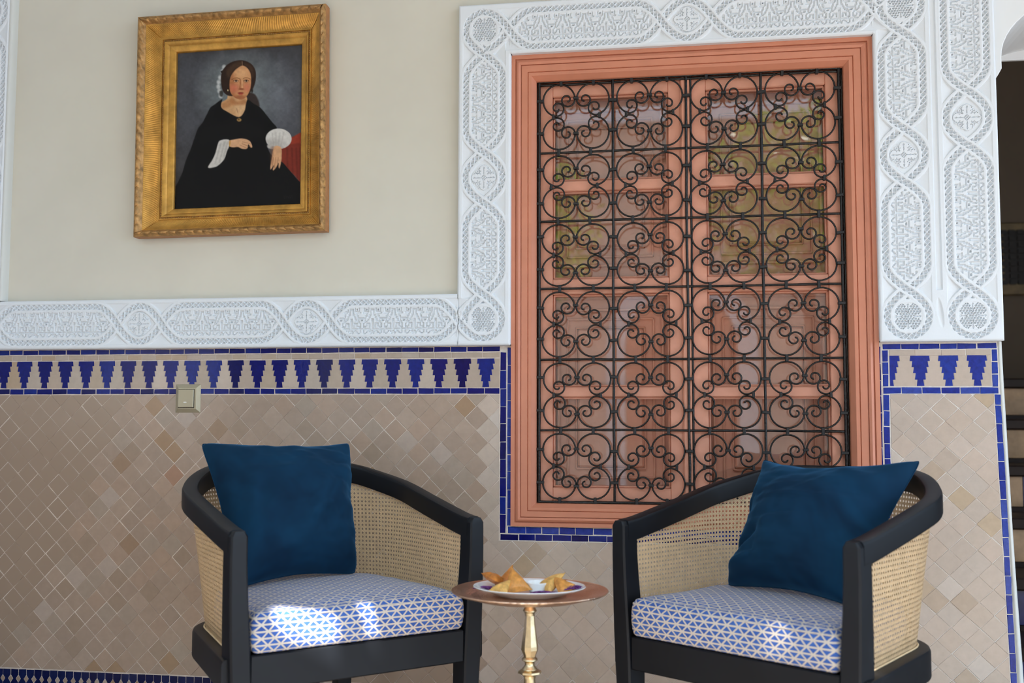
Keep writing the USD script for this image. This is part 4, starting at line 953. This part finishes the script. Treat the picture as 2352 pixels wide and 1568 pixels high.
# ------------------------------------------------------------------ velvet pillows
def pillow(label, TL, TR, BL, BR, thick, seed, folds=(), dip=.07, waist=.0):
    t = thing("velvet_pillow", label, "cushion"); n = 61
    U, V = np.meshgrid(np.linspace(-1, 1, n), np.linspace(-1, 1, n), indexing="ij")
    us = np.sign(U)*np.abs(U)**.85; vs = np.sign(V)*np.abs(V)**.85
    TL, TR, BL, BR = (np.array(p, float) for p in (TL, TR, BL, BR))
    # sides draw in between the pinched corners
    uu = us*(1-.10*(1-np.abs(vs)**1.6)); vv = vs*(1-.10*(1-np.abs(us)**1.6))
    vv = vv-dip*(1-us**2)*np.clip(vs, 0, 1)**2; uu = uu+waist*(1-np.abs(vs)**1.7)*np.clip(-us, 0, 1)**1.5
    cr = .035*(np.abs(us)**14)*(np.abs(vs)**14); uu = uu*(1-cr); vv = vv*(1-cr)
    a, b = (uu+1)/2, (vv+1)/2
    base = (BL*(1-a)[..., None]+BR*a[..., None])*(1-b)[..., None]+(TL*(1-a)[..., None]+TR*a[..., None])*b[..., None]
    nr = np.cross(BR-BL, TL-BL); nr /= np.linalg.norm(nr)
    if nr[1] > 0: nr = -nr
    prof = ((1-us**2).clip(0)*(1-vs**2).clip(0))**.5
    nz = meshkit.fbm(np.stack([us*2.2, vs*2.2, us*0+seed], -1), 3, seed)-.5
    nf = meshkit.fbm(np.stack([us*1.4, vs*6, us*0+seed+3], -1), 3, seed+1)-.5
    fold = np.zeros_like(us)
    for (cu, cv, ang, ln, amp, wd) in folds:
        x, y = (us-cu)*math.cos(ang)+(vs-cv)*math.sin(ang), -(us-cu)*math.sin(ang)+(vs-cv)*math.cos(ang)
        fold += 1.5*amp*np.exp(-(y/wd)**2)*np.exp(-(x/ln)**2)
    front = base+nr*(thick*.66*prof+(nz*.03+nf*.016+fold)*np.minimum(1, prof*2))[..., None]
    back = base-nr*(thick*.16*prof)[..., None]
    mf, mb = grid(front), grid(back)
    if np.dot(mf.face_normals[1800], nr) < 0: mf.invert()
    if np.dot(mb.face_normals[1800], nr) > 0: mb.invert()
    m = cat([mf, mb]); m.merge_vertices()
    part(t, "cover", m, VELVET, smooth=True)
    e = np.concatenate([base[:, 0], base[-1, 1:], base[-2::-1, -1], base[0, -2:0:-1]])
    part(t, "seam", tube(e, .0016, 5, closed=True), VELVET, smooth=True)
    return t
pillow("upright teal blue velvet pillow on the left armchair", (-1.212, -.49, .888), (-.872, -.312, .886), (-1.050, -.640, .545), (-.842, -.335, .543), .19, 3,
       folds=((-.1, .35, .1, .5, .004, .1), (.3, -.3, -.5, .3, .004, .08), (-.75, .1, 1.4, .4, .006, .08)))
pillow("slumped teal blue velvet pillow leaning on the right armchair's arm", (.199, -.285, .850), (.546, -.462, .858), (.102, -.385, .546), (.365, -.640, .546), .20, 8,
       folds=((-.7, -.45, .5, .35, -.013, .06), (-.8, -.75, .2, .3, .010, .07), (.5, .75, -.5, .35, .008, .07), (0, .2, .05, .6, .005, .05), (-.1, -.1, .1, .5, -.005, .05), (-.85, .1, 1.2, .3, .006, .06)), dip=.13, waist=.13)

# ------------------------------------------------------------------ brass tray table and food
TX, TY, TZ, TR_ = -.335, -.682, .570, .1725
tb = thing("tray_table", "small round copper tray table on a turned brass stem between the armchairs", "side table", (TX, TY, 0))
tray = lathe([(0, -.010), (.10, -.0105), (.128, -.010), (.136, -.0055), (.148, -.003), (TR_-.004, .001), (TR_, .003), (TR_+.0008, .0015), (TR_-.002, -.0015), (.150, -.0065), (.136, -.0095), (.128, -.0135), (.06, -.0145), (.02, -.0155), (0, -.0155)][::1], 72); tray.apply_translation([0, 0, TZ])
TRAYM = usdkit.material(stage, "/World/Looks/engraved_copper", {"g": ("texture_coordinate", {}), "w": ("wave_texture", dict(wave_type="rings", rings_direction="z", scale=32., distortion=9., detail=2., detail_scale=2.2)), "b": ("bump", dict(strength=.35, distance=.0015)),
    "n": ("noise_texture", dict(scale=18., detail=3.)), "r": ("rgb_ramp", {"ramp": [(.35, (.80, .50, .33)), (.65, (.92, .66, .50))]}), "p": ("principled_bsdf", dict(metallic=1., roughness=.33))},
    [("g.object", "w.vector"), ("g.object", "n.vector"), ("n.fac", "r.fac"), ("r.color", "p.base_color"), ("w.fac", "b.height"), ("b.normal", "p.normal")], surface="p.BSDF")
part(tb, "tray", tray, TRAYM, smooth=50)
zt = TZ-.0155
st = [(0.012, zt), (.0115, zt-.004), (.0085, zt-.012), (.0088, zt-.016), (.0125, zt-.022), (.0150, zt-.0265), (.0148, zt-.029), (.0112, zt-.032), (.0108, zt-.038)]
oct_ = [(.0105, zt-.036), (.0125, zt-.060), (.0185, zt-.104), (.0187, zt-.112), (.0140, zt-.123), (.0125, zt-.128)]
st2 = [(.0125, zt-.127), (.0168, zt-.131), (.0175, zt-.134), (.0120, zt-.138), (.0105, zt-.1405), (.0112, zt-.146), (.0165, zt-.152), (.0175, zt-.1545)]
oct2 = [(.0170, zt-.1535), (.0258, zt-.158), (.0262, zt-.162), (.0205, zt-.1645)]
st3 = [(.0200, zt-.164), (.0140, zt-.168), (.0120, zt-.175), (.0150, zt-.20), (.0185, zt-.25), (.0150, zt-.30), (.0130, zt-.36), (.0180, zt-.38), (.014, zt-.40), (.0150, zt-.46), (.03, zt-.49), (.07, zt-.515), (.11, zt-.535), (.125, .006), (.125, 0), (0, 0)]
part(tb, "stem", cat([lathe(st, 28), lathe(st2, 28), lathe(st3, 36)]), BRASS, smooth=40)
part(tb, "baluster", lathe(oct_, 8, .3), BRASS); part(tb, "octagonal_knop", lathe(oct2, 8, .3), BRASS)

PX, PYY, PZ = TX-.001, TY-.002, TZ-.0095
plate = thing("serving_plate", "white oval plate of fried pastries standing on the copper tray", "plate", (PX, PYY, PZ), .05)
pm = lathe([(0, .006), (.070, .006), (.082, .008), (.100, .0165), (.118, .0195), (.1235, .0215), (.1245, .0200), (.120, .0165), (.100, .0125), (.080, .0035), (.066, .0025), (.064, 0), (.058, 0), (.056, .003), (0, .003)], 64)
pm.apply_scale([1.0, .84, 1.0]); part(plate, "dish", pm, PORCELAIN, smooth=50)
bowl = thing("sauce_bowl", "tiny white sauce bowl in the middle of the plate", "bowl", (PX+.017, PYY+.012, PZ+.0065))
part(bowl, "bowl", lathe([(0, .001), (.017, 0), (.020, .003), (.0245, .014), (.0262, .0205), (.0252, .0214), (.0232, .015), (.0185, .0050), (0, .0042)], 36), PORCELAIN, smooth=50)
part(bowl, "sauce", lathe([(0, .0135), (.0215, .0135), (.0225, .0138)], 30), SAUCE, smooth=True)
def briouat(label, x, y, z, size, rz, rx, ry, m_, seed):
    """filled triangular pastry: folded edges, puffed faces"""
    t = thing("fried_pastry", label, "pastry", (x, y, z)); n = 15; pts = []
    c = np.array([[-.62, -.5], [.62, -.5], [0, .75]])*size
    idx = {}; V = []
    for i in range(n):
        for j in range(n-i):
            a, b = i/(n-1), j/(n-1); idx[i, j] = len(V); w = np.array([1-a-b, a, b]); p = w@c; V.append([p[0], p[1], (27*max(0., w.prod()))**.45])
    V = np.array(V); F = []
    for i in range(n-1):
        for j in range(n-1-i):
            F.append([idx[i, j], idx[i+1, j], idx[i, j+1]])
            if j < n-2-i: F.append([idx[i+1, j], idx[i+1, j+1], idx[i, j+1]])
    F = np.array(F); nz = meshkit.fbm(np.c_[V[:, :2]/size*3, V[:, :1]*0+seed], 3, seed)-.5
    top = V.copy(); top[:, 2] = V[:, 2]*size*.24+nz*size*.10+size*.02; bot = V.copy(); bot[:, 2] = -V[:, 2]*size*.18-size*.02
    m = cat([tm(top, F), tm(bot, F[:, ::-1])]); 
    k = len(V); rim = [idx[i, 0] for i in range(n)]+[idx[n-1-j, j] for j in range(1, n)]+[idx[0, n-1-j] for j in range(1, n-1)]
    f2 = []
    for a, b in zip(rim, rim[1:]+rim[:1]): f2 += [[a, k+a, k+b], [a, k+b, b]]
    m = tm(m.vertices, np.vstack([m.faces, f2])); m.fix_normals()
    for ang, ax in ((rx, [1, 0, 0]), (ry, [0, 1, 0]), (rz, [0, 0, 1])): m.apply_transform(trimesh.transformations.rotation_matrix(ang, ax))
    m.apply_translation([0, 0, -m.bounds[0, 2]])
    part(t, "crust", m, m_, smooth=45)
    # folded flap along one side
    fl = np.array([[-.60, -.46, .02], [.60, -.46, .02], [.05, .10, .27], [-.05, .10, .27]])*size
    fm = trimesh.convex.convex_hull(np.vstack([fl, fl+[0, 0, .012]]))
    for ang, ax in ((rx, [1, 0, 0]), (ry, [0, 1, 0]), (rz, [0, 0, 1])): fm.apply_transform(trimesh.transformations.rotation_matrix(ang, ax))
    return t
b0 = PZ+.0065
briouat("brown fried pastry lying at the far left of the plate", PX-.083, PYY+.016, b0+.010, .046, 1.25, .30, .25, PASTRY[1], 1)
briouat("flaky orange fried pastry behind the pointed one, left of the sauce bowl", PX-.052, PYY+.026, b0+.004, .043, -.4, 1.05, .1, PASTRY[1], 2)
briouat("tall pointed fried pastry standing just left of the sauce bowl", PX-.030, PYY-.008, b0, .053, .45, .85, -.1, PASTRY[0], 3)
briouat("pale rounded fried pastry at the front left of the plate", PX-.052, PYY-.040, b0, .040, -.5, .55, .15, PASTRY[2], 4)
briouat("long golden fried pastry leaning right of the sauce bowl", PX+.050, PYY+.012, b0, .049, -1.0, .62, .2, PASTRY[2], 5)
briouat("browned fried pastry lying at the right end of the group", PX+.073, PYY-.004, b0, .046, .9, .5, -.2, PASTRY[0], 6)
def cabbage(label, x, y, z, L, W, seed, ang):
    r = np.random.default_rng(seed); ms = []
    for k in range(46):
        t = np.linspace(0, 1, 7); u = r.uniform(-1, 1); v = r.normal(0, .45); a = ang+r.normal(0, .5); ln = r.uniform(.014, .030)
        cx, cyv = math.cos(ang)*u*L-math.sin(ang)*v*W, math.sin(ang)*u*L+math.cos(ang)*v*W
        bend = r.normal(0, .5); p = np.stack([cx+(t-.5)*ln*np.cos(a+bend*t), cyv+(t-.5)*ln*np.sin(a+bend*t), .0012+.007*r.random()*(1-abs(u))+.003*np.sin(t*math.pi)*r.random()], 1)
        ms.append(tube(p, .0011, 4))
    o = thing("shredded_cabbage", label, "shredded cabbage", (x, y, z), kind="stuff"); part(o, "shreds", cat(ms), CABBAGE, smooth=True, kind="stuff")
cabbage("purple shredded cabbage at the left rim of the plate", PX-.088, PYY-.022, PZ+.0125, .026, .010, 11, -.5)
cabbage("purple shredded cabbage in front of the right hand pastries", PX+.036, PYY-.044, PZ+.0085, .032, .010, 12, .15)
cabbage("purple shredded cabbage trailing to the right rim of the plate", PX+.096, PYY-.004, PZ+.0165, .018, .007, 13, .75)

# ------------------------------------------------------------------ stair room seen through the opening
sr = struct("wall_far", "dim taupe wall behind the tiled stair on the far right", "wall")
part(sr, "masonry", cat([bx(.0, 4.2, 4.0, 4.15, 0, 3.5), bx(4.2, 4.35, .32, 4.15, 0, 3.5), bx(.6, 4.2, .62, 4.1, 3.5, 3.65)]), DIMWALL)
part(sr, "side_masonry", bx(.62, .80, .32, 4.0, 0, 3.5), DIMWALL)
stair = struct("stair_1", "staircase of dark wood treads with tan and navy tiled risers, far right", "staircase")
TAN = [mat("tan_riser", (.30, .18, .085), .3, noise=.25, nscale=20), mat("tan_riser_b", (.34, .21, .11), .3, noise=.2, nscale=20)]
NVR = mat("navy_riser", (.015, .02, .09), .3, noise=.3, nscale=20)
for k in range(6):
    y0 = .80+.28*k; z0, z1 = .19*k, .19*(k+1); 
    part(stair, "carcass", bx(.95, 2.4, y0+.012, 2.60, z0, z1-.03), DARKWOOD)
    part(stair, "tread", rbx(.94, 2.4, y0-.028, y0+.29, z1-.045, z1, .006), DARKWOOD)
    part(stair, "nosing_strip", bx(.945, 2.4, y0-.004, y0+.012, z0+.0, z0+.018), DARKWOOD)
    x = .955+.07*(k % 2)
    part(stair, "riser_tile", bx(.955, x+.002, y0, y0+.012, z0+.02, z1-.047), NVR)
    q = 0
    while x < 2.35:
        w = .145 if (q % 2 == 0) else .075
        part(stair, "riser_tile", rbx(x+.0015, x+w, y0, y0+.012, z0+.02, z1-.047, .001), TAN[q % 4 // 2] if q % 2 == 0 else NVR); x += w; q += 1
part(stair, "landing", bx(.94, 2.4, 2.45, 4.0, 1.10, 1.14), DARKWOOD)
fp = thing("wall_panel", "dark pierced panel in a dull gold mount on the wall above the stair", "wall panel", (2.06, 3.98, 1.96))
part(fp, "mount", rbx(-.20, .60, -.02, .015, -.23, .23, .006), mat("dull_gold_mount", (.16, .11, .045), .5, .2, noise=.3, nscale=14))
dk = mat("dark_fretwork", (.012, .009, .007), .6)
lo_ = []
for i in range(12):
    for j in range(9):
        lo_.append(bx(-.06+i*.05, -.06+i*.05+.034, -.032, -.018, -.165+j*.04, -.165+j*.04+.028))
part(fp, "fretwork", cat(lo_), dk); part(fp, "dark_ground", bx(-.04, .55, -.022, -.018, -.16, .18), dk)

# ------------------------------------------------------------------ courtyard behind the camera (lights the gallery and shows in the window glass)
cw = struct("wall_front", "white courtyard facade opposite the gallery, behind the viewer", "wall")
poly = sbox(-9, 0, 9, 5.2)
for xo in (-6.0, -3.0, 0.0, 3.0, 6.0):
    poly = poly.difference(shapely.union_all([sbox(xo-.75, 0, xo+.75, 1.9), shapely.Point(xo, 1.9).buffer(.75)]))
    poly = poly.difference(sbox(xo-.45, 3.2, xo+.45, 4.5))
m = trimesh.creation.extrude_polygon(poly, .4, engine="earcut"); m.apply_transform(np.array([[1, 0, 0, 0], [0, 0, -1, -11.], [0, 1, 0, 0], [0, 0, 0, 1.]])); m.fix_normals()
part(cw, "facade", m, mat("ochre_render", (.58, .46, .36), .7))
for xo in (-6.0, -3.0, 0.0, 3.0, 6.0):
    ring_ = shapely.union_all([sbox(xo-1.0, 0, xo+1.0, 1.9), shapely.Point(xo, 1.9).buffer(1.0)]).difference(shapely.union_all([sbox(xo-.75, -1, xo+.75, 1.9), shapely.Point(xo, 1.9).buffer(.75)]))
    mm_ = trimesh.creation.extrude_polygon(ring_, .06, engine="earcut"); mm_.apply_transform(np.array([[1, 0, 0, 0], [0, 0, -1, -10.98], [0, 1, 0, 0], [0, 0, 0, 1.]])); mm_.fix_normals(); part(cw, "arch_surround", mm_, WHITE)
part(cw, "cornice", bx(-9, 9, -11.5, -10.85, 4.95, 5.25), WHITE)
part(cw, "dark_rooms", bx(-9, 9, -13.6, -13.4, 0, 5.2), SALMON2)
def tree(label, x, y, h, r, n, seed):
    rr = np.random.default_rng(seed); t = thing("courtyard_tree", label, "tree", (x, y, 0))
    part(t, "trunk", tube([(0, 0, 0), (.05, .02, h*.3), (-.03, .05, h*.6), (0, 0, h*.85)], np.array([.10, .08, .06, .03]), 8), BARK, smooth=True)
    d = rr.normal(size=(n, 3)); d /= np.linalg.norm(d, axis=1, keepdims=True); c = d*(rr.random(n)**.4)[:, None]*r*np.array([1, 1, .8])+[0, 0, h*.8]
    v, f = [], []
    ax = rr.normal(size=(n, 3)); ax /= np.linalg.norm(ax, axis=1, keepdims=True); bx_ = np.cross(ax, rr.normal(size=(n, 3))); bx_ /= np.linalg.norm(bx_, axis=1, keepdims=True); s = rr.uniform(.05, .09, (n, 1))
    q = np.stack([c-ax*s, c+bx_*s*.4, c+ax*s, c-bx_*s*.4], 1).reshape(-1, 3); k = np.arange(n)[:, None]*4
    part(t, "foliage", tm(q, np.vstack([k+[0, 1, 2], k+[0, 2, 3]])), LEAFM, kind="stuff")
tree("orange tree in the courtyard behind the viewer, left one", -1.9, -7.4, 3.6, 1.15, 2600, 21)
tree("orange tree in the courtyard behind the viewer, right one", 1.3, -7.8, 4.0, 1.2, 2600, 22)

# ------------------------------------------------------------------ sun patches: openings cut in the added beam where each should fall
def chair_pt(pose, x, y, z):
    c, s = math.cos(pose[2]), math.sin(pose[2]); return np.array([pose[0]+c*x-s*y, pose[1]+s*x+c*y, z])
hole(chair_pt(LPOSE, -.140, -.03, .500), .165, .125, 8)
hole(chair_pt(LPOSE, .010, -.03, .490), .045, .14, 20)
hole(chair_pt(RPOSE, .125, -.03, .50), .026, .13, 4)
hole(chair_pt(RPOSE, .30, .05, .46), .06, .07, 4)
hole(chair_pt(LPOSE, -.30, .10, .44), .05, .05, 4)
finish_beam()
